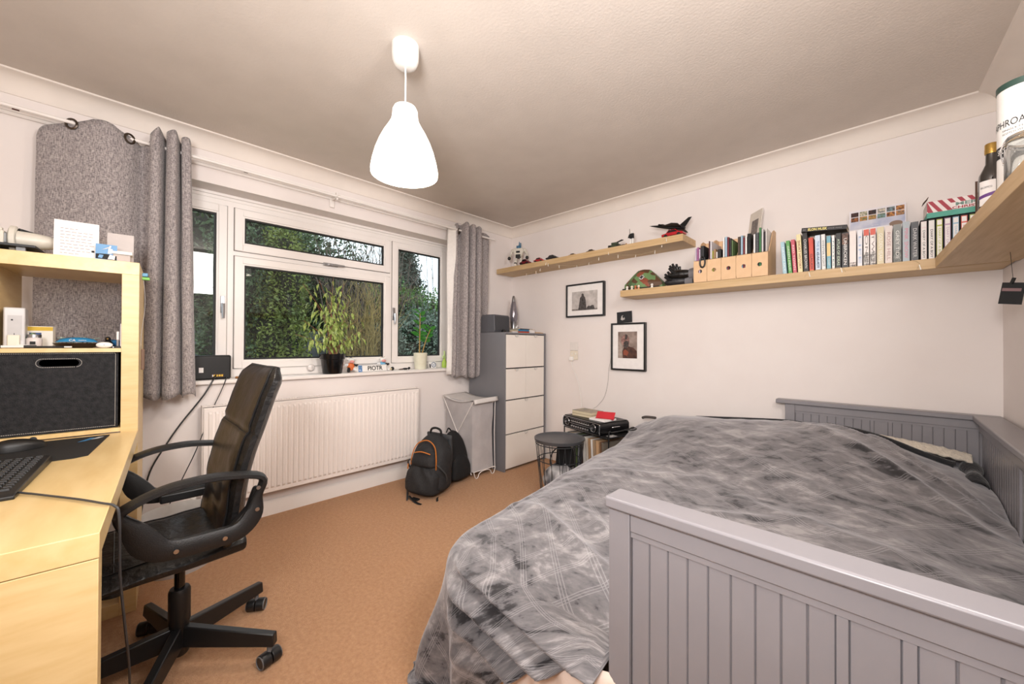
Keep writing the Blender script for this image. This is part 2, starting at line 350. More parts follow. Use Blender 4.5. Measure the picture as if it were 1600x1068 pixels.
obj('valve', G().cyl((.04, -.035, .02), (.04, -.035, .07), .013).cyl((.04, -.035, .045), (.04, .0, .045), .008).cyl((.04, -.035, -.17), (.04, -.035, .02), .006), white_pl, t)
obj('valve', G().cyl((.04, L_+.03, .02), (.04, L_+.03, .05), .012).cyl((.04, L_+.03, .035), (.04, L_, .035), .008).cyl((.04, L_+.03, -.17), (.04, L_+.03, .02), .006), white_pl, t)

# ------------------------------------------------------------------ pendant
t = thing('pendant_lamp', 'white bell-shaped pendant lamp glowing below the ceiling', 'lamp', (1.50, -2.19, 2.4))
obj('ceiling_rose', G().lathe([(.0, -.092), (.03, -.09), (.045, -.082), (.054, -.06), (.056, -.03), (.056, -.0)], 28, cap0=False), white_pl, t)
obj('cord', G().tube([(0, 0, -.09), (.001, .001, -.14), (0, 0, -.26)], .0035, 8), white_pl, t)
shade_m = mat('glowing_white_shade', '#F6F2EC', .4, emit=((1, .93, .85, 1), 1.5))
obj('lamp_shade', G().lathe([(.006, -.252), (.03, -.254), (.045, -.262), (.051, -.275), (.053, -.30), (.057, -.32), (.07, -.345), (.088, -.375), (.105, -.41), (.12, -.45), (.132, -.495), (.138, -.53), (.136, -.545), (.13, -.53), (.115, -.45), (.08, -.37), (.045, -.30)], 40), shade_m, t, smooth=60)
bulb_m = mat('lit_bulb', '#FFFFFF', .4, emit=((1, .93, .84, 1), 12))
obj('bulb', G().ball((0, 0, -.43), (.032, .032, .045)), bulb_m, t)
pl = D.lights.new('pendant_bulb', 'POINT'); pl.energy = 14; pl.color = (1, .9, .8); pl.shadow_soft_size = .06
po = D.objects.new('pendant_bulb', pl); COL.objects.link(po); po.location = (1.5, -2.19, 1.84)

# ------------------------------------------------------------------ floating shelves
t = obj('wall_shelf', G().box(.031, -.26, 1.880, 1.934, -.001, 1.930), oak, smooth=0, bevel=.0015); tag(t, 'upper thick pale wood wall shelf holding toy cars and a jet', 'shelf')
t = obj('wall_shelf', G().box(1.452, -.26, 1.522, W-.002, -.001, 1.572), oak, smooth=0, bevel=.0015); tag(t, 'lower thick pale wood wall shelf carrying the books and magazine files', 'shelf')
t = obj('wall_shelf', G().box(3.117, -2.16, 1.522, W-.002, -.27, 1.572), oakY, smooth=0, bevel=.0015); pivot(t); tag(t, 'pale wood wall shelf on the right wall under the bottle and tube', 'shelf')
# ------------------------------------------------------------------ shelf unit and desk (turned 4.1 degrees)
RZ = rad(-4.1); UX, UY = .650, -2.965
def loc2(x, y, z=0): return (UX+x*math.cos(RZ)-y*math.sin(RZ), UY+x*math.sin(RZ)+y*math.cos(RZ), z)
t = thing('shelf_unit', 'tall open-backed birch cube shelf unit standing at the end of the desk', 'shelf unit', (UX, UY, 0), RZ)
T = .053; UW = .79; UD = .39; UH = 1.487; zi = [.06, .415, .782, 1.117, UH-T]
obj('side_panel', G().box(-UD, -T, 0, 0, 0, UH-T), birch, t, bevel=.001)
obj('side_panel', G().box(-UD, -UW, 0, 0, -UW+T, UH-T), birch, t, bevel=.001)
obj('top_panel', G().box(-UD, -UW, UH-T, 0, 0, UH), birchH, t, bevel=.001)
obj('bottom_panel', G().box(-UD, -UW+T, 0, 0, -T, T), birchH, t, bevel=.001)
obj('divider', G().box(-UD, -UW/2-.008, T, -.002, -UW/2+.008, UH-T), birch, t)
for z in (.408, .772, 1.105):
    for a, b in ((-UW+T, -UW/2-.008), (-UW/2+.008, -T)):
        obj('shelf', G().box(-UD, a, z, -.002, b, z+.016), birchH, t)
# desk
t = thing('desk', 'birch desk with thick top and panel end leg, in front of the chair', 'desk', (UX, UY, 0), RZ)
DL = 1.185; DW = .78; DZ = .768
obj('desktop', G().box(.002, -DW, DZ-.05, DL, 0, DZ), birchH, t, bevel=.0015)
obj('end_panel', G().box(DL-.05, -DW, 0, DL-.0005, -.001, DZ-.0515), birch, t, bevel=.0015)
obj('support_rail', G().box(.05, -DW+.05, DZ-.12, DL-.06, -DW+.09, DZ-.052), birch, t)
# felt box in the cell
t = thing('storage_box', 'dark grey felt storage box with white stitching in the shelf unit', 'box', loc2(-.2, -.224, .79), RZ)
BW, BH, BD = .162, .318, .186
g = G()
# front face with slot hole: ring polygon
def slotface(x, BW, BH, hw, hh, hz, n=10):
    outer = []; inner = []
    for i in range(4*n):
        q = 2*PI*(i+.5)/(4*n); cx, cz = math.cos(q), math.sin(q)
        k = max(abs(cx), abs(cz)); outer.append((x, cx/k*BW, BH/2+cz/k*BH/2))
        yy = (hw-hh)*(1 if cx > 0 else -1)+cx*hh; inner.append((x, yy, hz+cz*hh))
    return outer, inner
for x, fl in ((BD, 0), (BD-.006, 1)):
    o1, i1 = slotface(x, BW, BH, .052, .0135, BH-.045); n = len(o1)
    g.add(o1+i1, [(i, (i+1) % n, (i+1) % n+n, i+n) for i in range(n)])
g.add(i1+[(BD, a[1], a[2]) for a in i1], [(i, (i+1) % n, (i+1) % n+n, i+n) for i in range(n)])
g.box(-BD, -BW, 0, BD-.006, BW, .004).box(-BD, -BW, 0, BD-.004, -BW+.005, BH).box(-BD, BW-.005, 0, BD-.004, BW, BH).box(-BD, -BW, 0, -BD+.005, BW, BH)
obj('felt_body', g, felt, t, smooth=0)
g = G()
def stitches(p0, p1, n):
    p0, p1 = Vector(p0), Vector(p1)
    for i in range(n):
        a = p0.lerp(p1, i/n); b = p0.lerp(p1, (i+.6)/n); g.cyl(a, b, .0009, n=4)
X_ = BD+.0012
stitches((X_, -BW+.008, .006), (X_, -BW+.008, BH-.008), 60); stitches((X_, BW-.008, .006), (X_, BW-.008, BH-.008), 60)
stitches((X_, -BW+.008, BH-.008), (X_, BW-.008, BH-.008), 60); stitches((X_, -BW+.008, .008), (X_, BW-.008, .008), 60)
for i in range(40):
    q0, q1 = 2*PI*i/40, 2*PI*(i+.6)/40
    P = [(X_, (.0425)*(1 if math.cos(q) > 0 else -1)+math.cos(q)*.0165, BH-.045+math.sin(q)*.0165) for q in (q0, q1)]
    if abs(P[0][1]-P[1][1]) < .02: g.cyl(P[0], P[1], .0009, n=4)
stitches((X_, -.0425, BH-.0285), (X_, .0425, BH-.0285), 16); stitches((X_, -.0425, BH-.0615), (X_, .0425, BH-.0615), 16)
obj('stitching', g, mat('white_thread', '#D8D3CC', .8), t)['kind'] = 'stuff'

# ------------------------------------------------------------------ desk things
t = thing('mouse_mat', 'large black mouse mat with blue mark at the back of the desk', 'mouse mat', loc2(.045, -.08, DZ), RZ)
g = G().prism([(0, 0), (.0, -.62), (.33, -.62), (.395, -.12), (.335, -.03)][::1], 0, .003, 'z')
obj('mat_sheet', G().prism([(.0, .0), (.0, -.6), (.38, -.6), (.38, -.05), (.36, -.02)], 0, .003, 'z'), mat('black_cloth', '#151517', .8, bump=.2, bscale=900), t)
obj('mark', G().prism([(.035, -.05), (.10, -.075), (.09, -.055), (.045, -.032)], .0031, .0035, 'z'), col('#2F7FB5'), t)
obj('mark', G().prism([(.03, -.028), (.07, -.045), (.065, -.025), (.035, -.012)], .0031, .0035, 'z'), col('#C9CCD0'), t)
mx_, my_ = .87, -3.27
t = thing('computer_mouse', 'black computer mouse resting on the mouse mat', 'mouse', (.80, -3.262, DZ+.0035), rad(20))
def MF(a, b):
    q = a*2*PI; r = math.sin(b*PI/2); x = math.cos(q)*.032*r; y = math.sin(q)*.062*r
    return (x, y, .0005+.038*math.cos(b*PI/2)**.6*(1-.25*(y/.062)))
obj('shell', G().grid(MF, 24, 8, closeu=True), black_pl, t, smooth=60)
obj('scroll_wheel', G().cyl((-.004, .03, .030), (.004, .03, .030), .008, n=14), mat('wheel_grey', '#3A3A3C', .3), t)
t = thing('keyboard', 'black keyboard at the left edge of the desk', 'keyboard', (1.355, -3.19, DZ), RZ)
# local: right edge at y=0, extends -y ; x depth
kx = -.18
obj('case', G().prism([(-.295, .0), (.10, .0), (.10, .008), (.09, .014), (-.28, .024), (-.295, .018)], -.14, 0, 'y'), black_pl, t, bevel=.002)
kg = G(); kk = 0
for i in range(17):
    for j in range(6):
        x = -.272+i*.0205; y = -.022-j*.0195; z = .021-.009*((x+.28)/.37)
        k = G(); 
        kg.add([(x-.008, y-.008, z), (x+.008, y-.008, z), (x+.008, y+.008, z), (x-.008, y+.008, z), (x-.006, y-.006, z+.007), (x+.006, y-.006, z+.007), (x+.006, y+.006, z+.007), (x-.006, y+.006, z+.007)], [(4, 5, 6, 7), (0, 1, 5, 4), (1, 2, 6, 5), (2, 3, 7, 6), (3, 0, 4, 7)])
obj('keys', kg, mat('key_black', '#1D1D1F', .5), t, smooth=0)['kind'] = 'stuff'
# cable over the desk and down
P = cat_([(1.30, -3.24, .785), (1.40, -3.205, .776), (1.47, -3.16, .774), (1.578, -3.092, .774), (1.65, -3.052, .774), (1.675, -3.030, .768), (1.68, -3.022, .74), (1.66, -3.02, .60), (1.62, -3.01, .45), (1.53, -3.0, .28), (1.42, -3.0, .12), (1.30, -3.02, .03), (1.15, -3.05, .006), (.95, -3.2, .006)], 5)
t = obj('cable', G().tube(P, .0028, 6), mat('dark_grey_cable', '#3A3B3E', .5), None); tag(t, 'thin dark cable lying over the desk edge and hanging to the carpet', 'cable')

# on top of the unit
def sp(x, y, z=0): return loc2(x, y, UH+z)
wsh = mat('off_white_toy', '#D6D0C3', .4); gsh = mat('grey_toy', '#8C8F92', .4)
t = thing('model_spaceship', 'white and grey brick-built model spaceship on top of the shelf unit', 'toy', sp(-.09, -.352), RZ); t.scale = (.8, .55, .95)
HUL = [(-.28, .0), (-.24, .03), (-.1, .04), (.02, .048), (.10, .045), (.17, .035), (.215, .015)]
def HF(a, b):
    k = a*(len(HUL)-1); i = min(int(k), len(HUL)-2); f_ = k-i; y = HUL[i][0]+(HUL[i+1][0]-HUL[i][0])*f_; r = HUL[i][1]+(HUL[i+1][1]-HUL[i][1])*f_
    q = b*2*PI; return (math.cos(q)*r*1.1, y, .058+math.sin(q)*r*.75)
obj('nose_hull', G().grid(lambda a, b: HF(.5+.5*a, b), 14, 17).ball((0, .215, .058), (.017, .008, .012)), wsh, t, smooth=60)
obj('canopy', G().grid(lambda a, b: ((b-.5)*.05*(1-.4*a), .02+.15*a, .062+.042*(1-abs(b-.5)*1.2)*(1-.6*a)), 8, 7), mat('smoked_canopy', '#20272B', .1), t, smooth=60, solid=.003)
g = G()
for k in range(5): g.tube([(-.028+.012*k, .02, .09), (-.018+.008*k, .17, .075)], .0018, 4)
obj('canopy_frame', g, wsh, t)
obj('cargo_body', G().box(-.05, -.26, .035, .05, -.02, .075).box(-.04, -.25, .075, .04, -.06, .095), gsh, t, bevel=.004)
for y in (-.23, -.17, -.11, -.05): obj('hull_block', G().box(-.058, y-.02, .03, .058, y+.02, .082).box(.03, y-.012, .082, .05, y+.012, .094), wsh, t, bevel=.003)
obj('collar', G().lathe([(.044, -.02), (.054, -.012), (.054, .012), (.044, .02)], 20, (0, -.0, .058), axis='y'), wsh, t)
obj('wing', G().box(-.13, -.28, .018, .10, .12, .028).box(-.10, -.2, .028, .09, -.12, .036).box(.04, -.18, .036, .08, -.14, .05), mat('dark_toy_plate', '#26282B', .5), t, bevel=.002)
[obj('engine', G().cyl((s_, -.285, .06), (s_, -.25, .06), .018), gsh, t) for s_ in (.03, -.03)]
for s in (-.09, .07): [obj('landing_leg', G().box(s-.01, y_, 0, s+.01, y_+.04, .018), gsh, t) for y_ in (-.09, .03)]
def card(name, label, p, wd, ht, lean, m, rz=RZ, fold=True, lines=None, fold_m=None, cat='card'):
    t = thing(name, label, cat, p, rz)
    M = Matrix.Rotation(-lean, 3, 'Y')
    obj('front_leaf', G().ob(M@Vector((0, 0, ht/2)), (.0006, wd/2, ht/2), M), m, t, smooth=0)
    if fold:
        M2 = Matrix.Rotation(lean*1.6, 3, 'Y'); topp = M@Vector((0, 0, ht))
        M2 = Matrix.Rotation(lean, 3, 'Y'); obj('back_leaf', G().ob(Vector((-2*math.sin(lean)*ht, 0, 0))+M2@Vector((0, 0, ht/2)), (.0006, wd/2, ht/2), M2), fold_m or m, t, smooth=0)
    if lines:
        g = G(); r_ = random.Random(3)
        for i in range(lines):
            z = ht*(.78-i*.085); y = -wd*.36
            while y < wd*.3*(1 if i not in (0, lines-1) else .1):
                l = r_.uniform(.006, .014); c = M@Vector((.0012, y+l/2, z+r_.uniform(-.0006, .0006))); g.ob(c, (.0003, l/2, .0009), M); y += l+.004
        obj('handwriting', g, mat('faint_ink', '#9C8A88', .8), t, smooth=0)['kind'] = 'stuff'
    return t, M
t, M = card('greeting_card', 'large white greeting card with handwriting on top of the shelf unit', sp(-.035, -.185), .122, .148, rad(4), white_m, lines=9)
obj('ink_mark', G().ob(M@Vector((.0012, .045, .032)), (.0003, .004, .004), M), plain_black, t, smooth=0)
t, M = card('postcard', 'small blue postcard with a white figure, in front of the white greeting card', sp(-.015, -.10), .062, .066, rad(5), col('#6E9FCC'), fold=False)
def patch(par, nm, pts, m, M, x=.0012, th=.0006):
    g = G(); n = len(pts); vs = [M@Vector((x+d, a, b)) for d in (0, th) for a, b in pts]
    g.add(vs, [tuple(range(n))[::-1], tuple(range(n, 2*n))]+[(i, (i+1) % n, (i+1) % n+n, i+n) for i in range(n)]); return obj(nm, g, m, par, smooth=0)
patch(t, 'printed_shape', [(-.014, .042), (.0, .05), (.012, .052), (.014, .062), (.009, .061), (.004, .05), (-.004, .046)], white_m, M)
patch(t, 'printed_shape', [(.004, .028), (.016, .028), (.018, .048), (.006, .05)], white_m, M)
patch(t, 'printed_shape', [(-.030, .004), (.030, .002), (.030, .022), (.0, .026), (-.030, .024)], plain_black, M)
patch(t, 'printed_shape', [(-.024, .008), (-.012, .006), (-.008, .02), (-.02, .021)], col('#6E9FCC'), M, x=.0019)
patch(t, 'printed_shape', [(.004, .005), (.024, .004), (.026, .02), (.01, .024)], white_m, M, x=.0019)
t, M = card('greeting_card', 'pale grey blank card standing behind the blue postcard', sp(-.10, -.065), .082, .135, rad(5), mat('grey_card', '#C6BDB9', .8))
t = thing('paper_model', 'small pale paper model beside the blue postcard', 'ornament', sp(-.04, -.055), RZ)
obj('base', G().box(-.025, -.026, 0, .025, .026, .03), mat('warm_grey_card', '#BFB3AC', .7), t, bevel=.002)
obj('roof', G().prism([(-.032, .03), (.032, .03), (.02, .045), (-.02, .052)], -.03, .032, 'y'), white_pl, t, bevel=.001)
t = thing('figurine', 'red and dark green figurine at the end behind the grey card', 'ornament', sp(-.14, -.045), RZ)
obj('body', G().lathe([(.014, 0), (.016, .02), (.01, .04), (.013, .055), (.004, .06)], 14, cap0=True, cap1=True), col('#A32127'), t)
obj('head', G().ball((0, 0, .072), .014), col('#2F5136'), t)
# small things hanging at the right edge of the unit
t = thing('lanyard', 'grey lanyard with blue and green clips hanging on the shelf unit side', 'lanyard', loc2(-.02, .006, UH-.04), RZ)
obj('strap', G().grid(lambda a, b: (.0+.012*(a-.5)+.01*math.sin(b*3), .006+.006*math.sin(b*5), -.03-.30*b), 3, 16), mat('grey_webbing', '#A7A29E', .8), t, solid=.0015)
obj('clip', G().box(-.01, .002, -.015, .01, .02, .0), col('#5B93B5'), t, bevel=.002)
obj('clip', G().box(-.01, .002, -.03, .012, .026, -.018), col('#6FB04A'), t, bevel=.002)
obj('pendant_tag', G().box(-.01, .0, -.33, .008, .012, -.42), mat('brown_tag', '#6A4F3C', .6), t, bevel=.002)

# in the open cell
Z0 = 1.121+.0005
def cp(x, y): return loc2(x, y, Z0)
CY0, CY1 = -UW/2+.008, -T
t = thing('plastic_box', 'tall pale grey plastic box standing left in the open cell', 'box', cp(-.10, CY0+.035), RZ+.12)
obj('case', G().box(-.09, -.022, 0, .05, .03, .155), mat('pale_grey_plastic', '#C9C6C6', .35), t, bevel=.004)
obj('panel_line', G().box(.0505, -.012, .03, .0512, .022, .125), mat('grey_panel', '#B6B3B3', .4), t)
obj('button', G().box(.0513, -.004, .105, .0523, .001, .110), plain_black, t)
t = thing('candle', 'small cream square candle in the open cell, left end', 'candle', cp(-.05, CY0+.045), RZ)
obj('wax', G().box(-.013, -.015, 0, .013, .015, .05), mat('cream_wax', '#E8E1D1', .4), t, bevel=.003)
obj('wick', G().cyl((0, 0, .05), (0, 0, .057), .001, n=6), plain_black, t)
t = thing('medicine_box', 'white and yellow cardboard packet in the open cell', 'packet', cp(-.17, CY0+.092), RZ-.1)
obj('carton', G().box(-.015, -.035, 0, .015, .035, .088), mat('white_carton', '#EFEBE2', .6), t)
obj('band', G().box(.0153, -.035, .07, .016, .035, .086), col('#D9B43C'), t); obj('band', G().box(.0153, -.028, .05, .016, .004, .062), col('#3B4F7C'), t)
t = thing('candle_jar', 'short glass jar candle with silver lid in the open cell', 'jar', cp(-.07, CY0+.09), RZ)
obj('jar_body', G().lathe([(.018, 0), (.021, .004), (.021, .036), (.017, .041)], 20, cap0=True, cap1=True), mat('frosted_pink_glass', '#D9CFCB', .25), t)
obj('lid', G().cyl((0, 0, .041), (0, 0, .053), .019, n=20), steel, t)
obj('label', G().box(.0212, -.007, .014, .0225, .007, .026), plain_black, t)
t = thing('folded_leaflet', 'green leaflet leaning on the small jar in the open cell', 'leaflet', cp(-.09, CY0+.062), RZ)
M = Matrix.Rotation(.7, 3, 'X'); obj('sheet', G().ob((0, 0, .032), (.018, .003, .036), Matrix.Rotation(-.75, 3, 'X')), col('#5C7A55'), t)
t = thing('marker_pen', 'white and black marker pen lying along the front of the cell', 'pen', cp(-.012, CY0+.02), RZ)
obj('barrel', G().cyl((0, .0, .006), (-.002, .055, .006), .005), white_pl, t); obj('cap', G().cyl((-.002, .055, .006), (-.003, .085, .006), .0055), black_pl, t); obj('cap_end', G().ball((0, 0, .006), .0056), black_pl, t)
t = thing('eraser', 'small white eraser lying behind the marker pen', 'eraser', cp(-.04, CY0+.068), RZ)
obj('block', G().box(-.008, -.016, 0, .008, .016, .013), white_pl, t, bevel=.002)
t = thing('pen', 'thin black ballpoint pen with white end in the cell', 'pen', cp(-.02, CY0+.10), RZ)
obj('barrel', G().cyl((0, 0, .0045), (.004, .075, .0045), .004), black_pl, t); obj('tip', G().cyl((.004, .075, .0045), (.005, .095, .0045), .003), white_pl, t)
t = thing('tray', 'dark brown shallow tray under the blue lanyard in the cell', 'tray', cp(-.09, -.185), RZ)
obj('bowl', G().lathe([(.04, 0), (.055, .006), (.07, .02), (.066, .02), (.05, .009), (0, .004)], 26, cap0=True), mat('dark_brown_tray', '#2C1D1A', .4), t)
t = thing('badge_strap', 'blue badge strap marked CA lying in the brown tray', 'strap', cp(-.06, -.183), RZ)
obj('strap', G().grid(lambda a, b: (-.02+.02*b, -.06+.115*a, .021+.018*math.sin(a*PI)**.4*(1-b)+.004), 12, 4), col('#2C86B8'), t, solid=.002)
text('lettering', 'CA', .016, white_m, t, (.0015, -.014, .031), (rad(55), 0, rad(90)), width=.018)
text('lettering', 'CALIFORNIA', .006, white_m, t, (.0015, .014, .031), (rad(55), 0, rad(90)), width=.022)
t = thing('gift_ribbon', 'crumpled pale green ribbon behind the blue strap', 'ribbon', cp(-.13, -.195), RZ)
obj('loops', G().tube([(math.sin(i*1.7)*.02, -.05+i*.0042+.012*math.sin(i*2.1), .028+.016*math.sin(i*1.3+1)) for i in range(26)], .0025, 5), mat('pale_green_ribbon', '#A9BBAE', .4), t)
t = thing('toy_penguin', 'small black and white penguin figure in the cell', 'toy', cp(-.07, -.098), RZ)
obj('body', G().ball((0, 0, .017), (.014, .015, .017)), black_pl, t); obj('belly', G().ball((.006, 0, .014), (.01, .010, .013)), white_pl, t)
obj('head', G().ball((0, 0, .038), (.009, .0095, .010)), black_pl, t); obj('beak', G().cyl((.008, 0, .038), (.014, 0, .037), .003, .0005, n=8), col('#C8973B'), t); obj('topknot', G().cyl((0, 0, .047), (0, 0, .053), .002, n=6), steel, t)
t = thing('earbud_case', 'white rounded earphone case at the front of the cell', 'case', cp(-.018, -.103), RZ)
obj('shell', G().ball((0, 0, .0125), (.011, .025, .0125), 18, 10), white_pl, t, smooth=60); obj('light', G().box(.0105, -.002, .012, .0115, .002, .0135), plain_black, t)
t = thing('sunglasses_pouch', 'blue fabric pouch at the right back of the cell', 'pouch', cp(-.14, -.088), RZ)
obj('pouch', G().ball((0, 0, .018), (.03, .03, .018), 14, 8), col('#2A6FA8', .7), t); obj('flap', G().ball((.012, 0, .024), (.02, .024, .010), 12, 6), col('#3D8CC4', .6), t)
t = thing('wallet', 'flat black wallet lying under the blue pouch', 'wallet', cp(-.06, -.078), RZ)
obj('leaf', G().box(-.04, -.024, 0, .035, .022, .008), leather, t, bevel=.002); obj('stud', G().cyl((.0355, 0, .004), (.037, 0, .004), .002, n=8), steel, t)
t = thing('notebook', 'slim purple notebook standing against the right side of the cell', 'book', cp(-.09, -.0565), RZ)
obj('cover', G().box(-.075, -.0025, 0, .06, .0025, .105), col('#5B5378'), t); obj('pages', G().box(-.073, -.0018, .0015, .0605, .0018, .1035), white_m, t)
t = thing('phone', 'narrow white and grey device propped near the right side of the cell', 'device', cp(-.045, -.066), RZ)
obj('case', G().box(-.006, -.004, 0, .006, .004, .068), mat('taupe_device', '#8E8580', .4), t, bevel=.0015); obj('cap', G().box(-.0062, -.0042, .034, .0062, .0042, .07), white_pl, t, bevel=.0015)

# ------------------------------------------------------------------ under the desk
t = thing('computer_tower', 'black computer tower under the desk', 'computer', (1.12, -3.42, 0), RZ)
obj('case', G().box(-.23, -.1, .01, .23, .1, .42), plain_black, t, bevel=.004); obj('front_panel', G().box(.2305, -.095, .012, .236, .095, .418), black_pl, t, bevel=.002)
for x, y in ((-.2, -.08), (.2, -.08), (-.2, .08), (.2, .08)): obj('foot', G().cyl((x, y, 0), (x, y, .01), .012), black_pl, t)
t = thing('waste_bin', 'light grey round waste bin on the carpet behind the office chair', 'bin', (.34, -2.80, 0))
obj('bucket', G().lathe([(0, .004), (.118, .004), (.12, 0), (.135, .0), (.137, .02), (.15, .27), (.155, .272), (.152, .278), (.146, .27), (.128, .02), (0, .012)], 36), mat('pale_grey_bin', '#BDBAB8', .45), t, smooth=50)
obj('rim', G().tube([(.153*math.cos(i*PI/16), .153*math.sin(i*PI/16), .273) for i in range(32)], .004, 6, closed=True), mat('pale_grey_bin', '#BDBAB8', .45), t)

# ------------------------------------------------------------------ office chair (faces -y)
t = thing('office_chair', 'black leather office chair with loop armrests and castors at the desk', 'chair', (1.17, -2.87, 0))
cx, cy = 1.17, -2.87
for k in range(5):
    q = rad(48+72*k); d = Vector((math.cos(q), math.sin(q), 0)); s = Vector((-d.y, d.x, 0))
    g = G(); r0, r1 = .02, .325
    def sec(r, zt, zb, hw): return [d*r+s*hw+Vector((0, 0, zb)), d*r-s*hw+Vector((0, 0, zb)), d*r-s*hw*.75+Vector((0, 0, zt)), d*r+s*hw*.75+Vector((0, 0, zt))]
    a = sec(r0, .155, .085, .018); b = sec(r1, .112, .07, .016)
    g.add(a+b, [(0, 1, 2, 3), (7, 6, 5, 4)]+[(i, i+4, (i+1) % 4+4, (i+1) % 4) for i in range(4)])
    lg = obj('base_leg', g, black_pl, t, bevel=.004)
    c = d*.305; g = G(); ax = (d*.5+s*.85).normalized() if k in (0, 2) else (s*.8-d*.4).normalized()
    for e in (-1, 1):
        P0 = c+ax*(.002*e); P1 = c+ax*(.032*e); g.cyl(P0+Vector((0, 0, .0255)), P1+Vector((0, 0, .0255)), .025, .0245, n=20)
    cs = obj('castor', g, mat('castor_black', '#1B1B1C', .35), lg, bevel=.002)
    g = G()
    for e in (-1, 1): g.tube([c+ax*(.0322*e)+Vector((0, 0, .0255))+(ax.cross(Vector((0, 0, 1)))*math.cos(i*PI/10)+Vector((0, 0, 1))*math.sin(i*PI/10))*.021 for i in range(20)], .0024, 5, closed=True)
    g.cyl(c+Vector((0, 0, .045)), c+Vector((0, 0, .075)), .008, n=10)
    obj('castor_rim', g, mat('castor_grey', '#6B6B6D', .5), lg)
obj('hub', G().lathe([(.024, .055), (.028, .06), (.028, .165), (.031, .17), (.031, .275), (.027, .285), (.018, .286)], 24, cap0=True, cap1=True), black_pl, t)
obj('gas_column', G().cyl((0, 0, .28), (0, 0, .44), .015, n=20), black_gl, t)
obj('tilt_mechanism', G().box(-.09, -.13, .405, .09, .10, .44).box(-.03, -.19, .41, .03, .12, .435), black_pl, t, bevel=.005)
obj('tension_knob', G().cyl((.02, -.16, .41), (.035, -.17, .345), .024, .028, n=20), black_pl, t, bevel=.003)
obj('height_lever', G().tube([(-.08, -.02, .42), (-.2, -.03, .41), (-.24, -.03, .415)], .005, 8), black_pl, t)
# seat cushion: profile along y, width along x
def SF(a, b, up=True):
    y = -.30+.46*b; x = (a-.5)*2
    w_ = .235*(1-.10*max(0, b-.7)/.3)*(1-.12*max(0, .2-b)/.2)
    z = .485-.05*ss(.25, 0, b)**1.5+.012*ss(.5, 1, b)
    e = (abs(x)**4)
    z += .018*abs(x)**2*ss(.1, .5, b)-.045*e*(abs(x) > .6)+.004*nz(x*3, y*18, 1)
    z += .006*math.sin(b*26+x*1.2)*ss(.35, .8, b)*(1-abs(x))
    return (x*w_, y, z)
g = G(); nu, nv = 25, 29
top = [SF(i/(nu-1), j/(nv-1)) for i in range(nu) for j in range(nv)]; bot = [(p[0]*.97, p[1]*.985, .425+.012*abs(p[0]/.24)**2 - 0.0) for p in top]
n2 = nu*nv; fs = []
for i in range(nu-1):
    for j in range(nv-1):
        a = i*nv+j; fs += [(a, a+nv, a+nv+1, a+1), (a+n2, a+1+n2, a+nv+1+n2, a+nv+n2)]
for j in range(nv-1): fs += [(j, j+1, j+1+n2, j+n2), ((nu-1)*nv+j, (nu-1)*nv+j+n2, (nu-1)*nv+j+1+n2, (nu-1)*nv+j+1)]
for i in range(nu-1): fs += [(i*nv, i*nv+n2, (i+1)*nv+n2, (i+1)*nv), (i*nv+nv-1, (i+1)*nv+nv-1, (i+1)*nv+nv-1+n2, i*nv+nv-1+n2)]
g.add(top+bot, fs); seat = obj('seat', g, leather, t, smooth=50, sub=1)
obj('seam', G().tube([Vector(SF(.12, .02+.9*k/30))+Vector((0, 0, .002)) for k in range(31)], .0022, 5).tube([Vector(SF(.88, .02+.9*k/30))+Vector((0, 0, .002)) for k in range(31)], .0022, 5).tube([Vector(SF(.12+.76*k/20, .30))+Vector((0, 0, .001)) for k in range(21)], .002, 5), black_pl, seat)
# backrest: centre line in y,z
BL = cat_([(0, .115, .45), (0, .135, .56), (0, .147, .66), (0, .17, .76), (0, .20, .85), (0, .235, .96), (0, .27, 1.05)], 5)
def BF(a, b, front):
    k = b*(len(BL)-1); i = min(int(k), len(BL)-2); p = BL[i].lerp(BL[i+1], k-i); tn = (BL[i+1]-BL[i]).normalized(); nn = Vector((0, -tn.z, tn.y))
    x = (a-.5)*2; w_ = .232+.01*math.sin(b*PI)-.045*ss(.90, 1, b)-.02*ss(.12, 0, b)
    th = .036*(1-abs(x)**5*.75)*(1-.55*ss(.9, 1, b)); c = .02*x*x
    z = .003*nz(x*4, b*12, 5)+.006*math.sin(b*40+3*x)*ss(.45, .1, b)*(1-abs(x))
    if front: off = th+z-.007*math.exp(-((b-.63)/.012)**2)
    else: off = -th*.95
    q = p+nn*(off+c); return (x*w_, q.y, q.z)
nu, nv = 21, 41
def side(front): return [BF(i/(nu-1), j/(nv-1), front) for i in range(nu) for j in range(nv)]
g = G().grid(lambda a, b: BF(.06+.88*a, b*.995, True), nu, nv)
bf = obj('backrest', G().add(side(True)+side(False), [(i*nv+j, (i+1)*nv+j, (i+1)*nv+j+1, i*nv+j+1) for i in range(nu-1) for j in range(nv-1)]+[(i*nv+j+nu*nv, i*nv+j+1+nu*nv, (i+1)*nv+j+1+nu*nv, (i+1)*nv+j+nu*nv) for i in range(nu-1) for j in range(nv-1)]+
   [f for j in range(nv-1) for f in ((j, j+1, j+1+nu*nv, j+nu*nv), ((nu-1)*nv+j, (nu-1)*nv+j+nu*nv, (nu-1)*nv+j+1+nu*nv, (nu-1)*nv+j+1))]+[f for i in range(nu-1) for f in ((i*nv, i*nv+nu*nv, (i+1)*nv+nu*nv, (i+1)*nv), (i*nv+nv-1, (i+1)*nv+nv-1, (i+1)*nv+nv-1+nu*nv, i*nv+nv-1+nu*nv))]), leather, t, smooth=55)
def FP(a, b, d):
    q = Vector(BF(.07+.86*a, .02+.965*b, True)); return q+Vector((0, -d, 0))
g = G().grid(lambda a, b: FP(a, b, .0035), 17, 60)
fp = obj('front_panel', g, leather_b, bf, smooth=60)
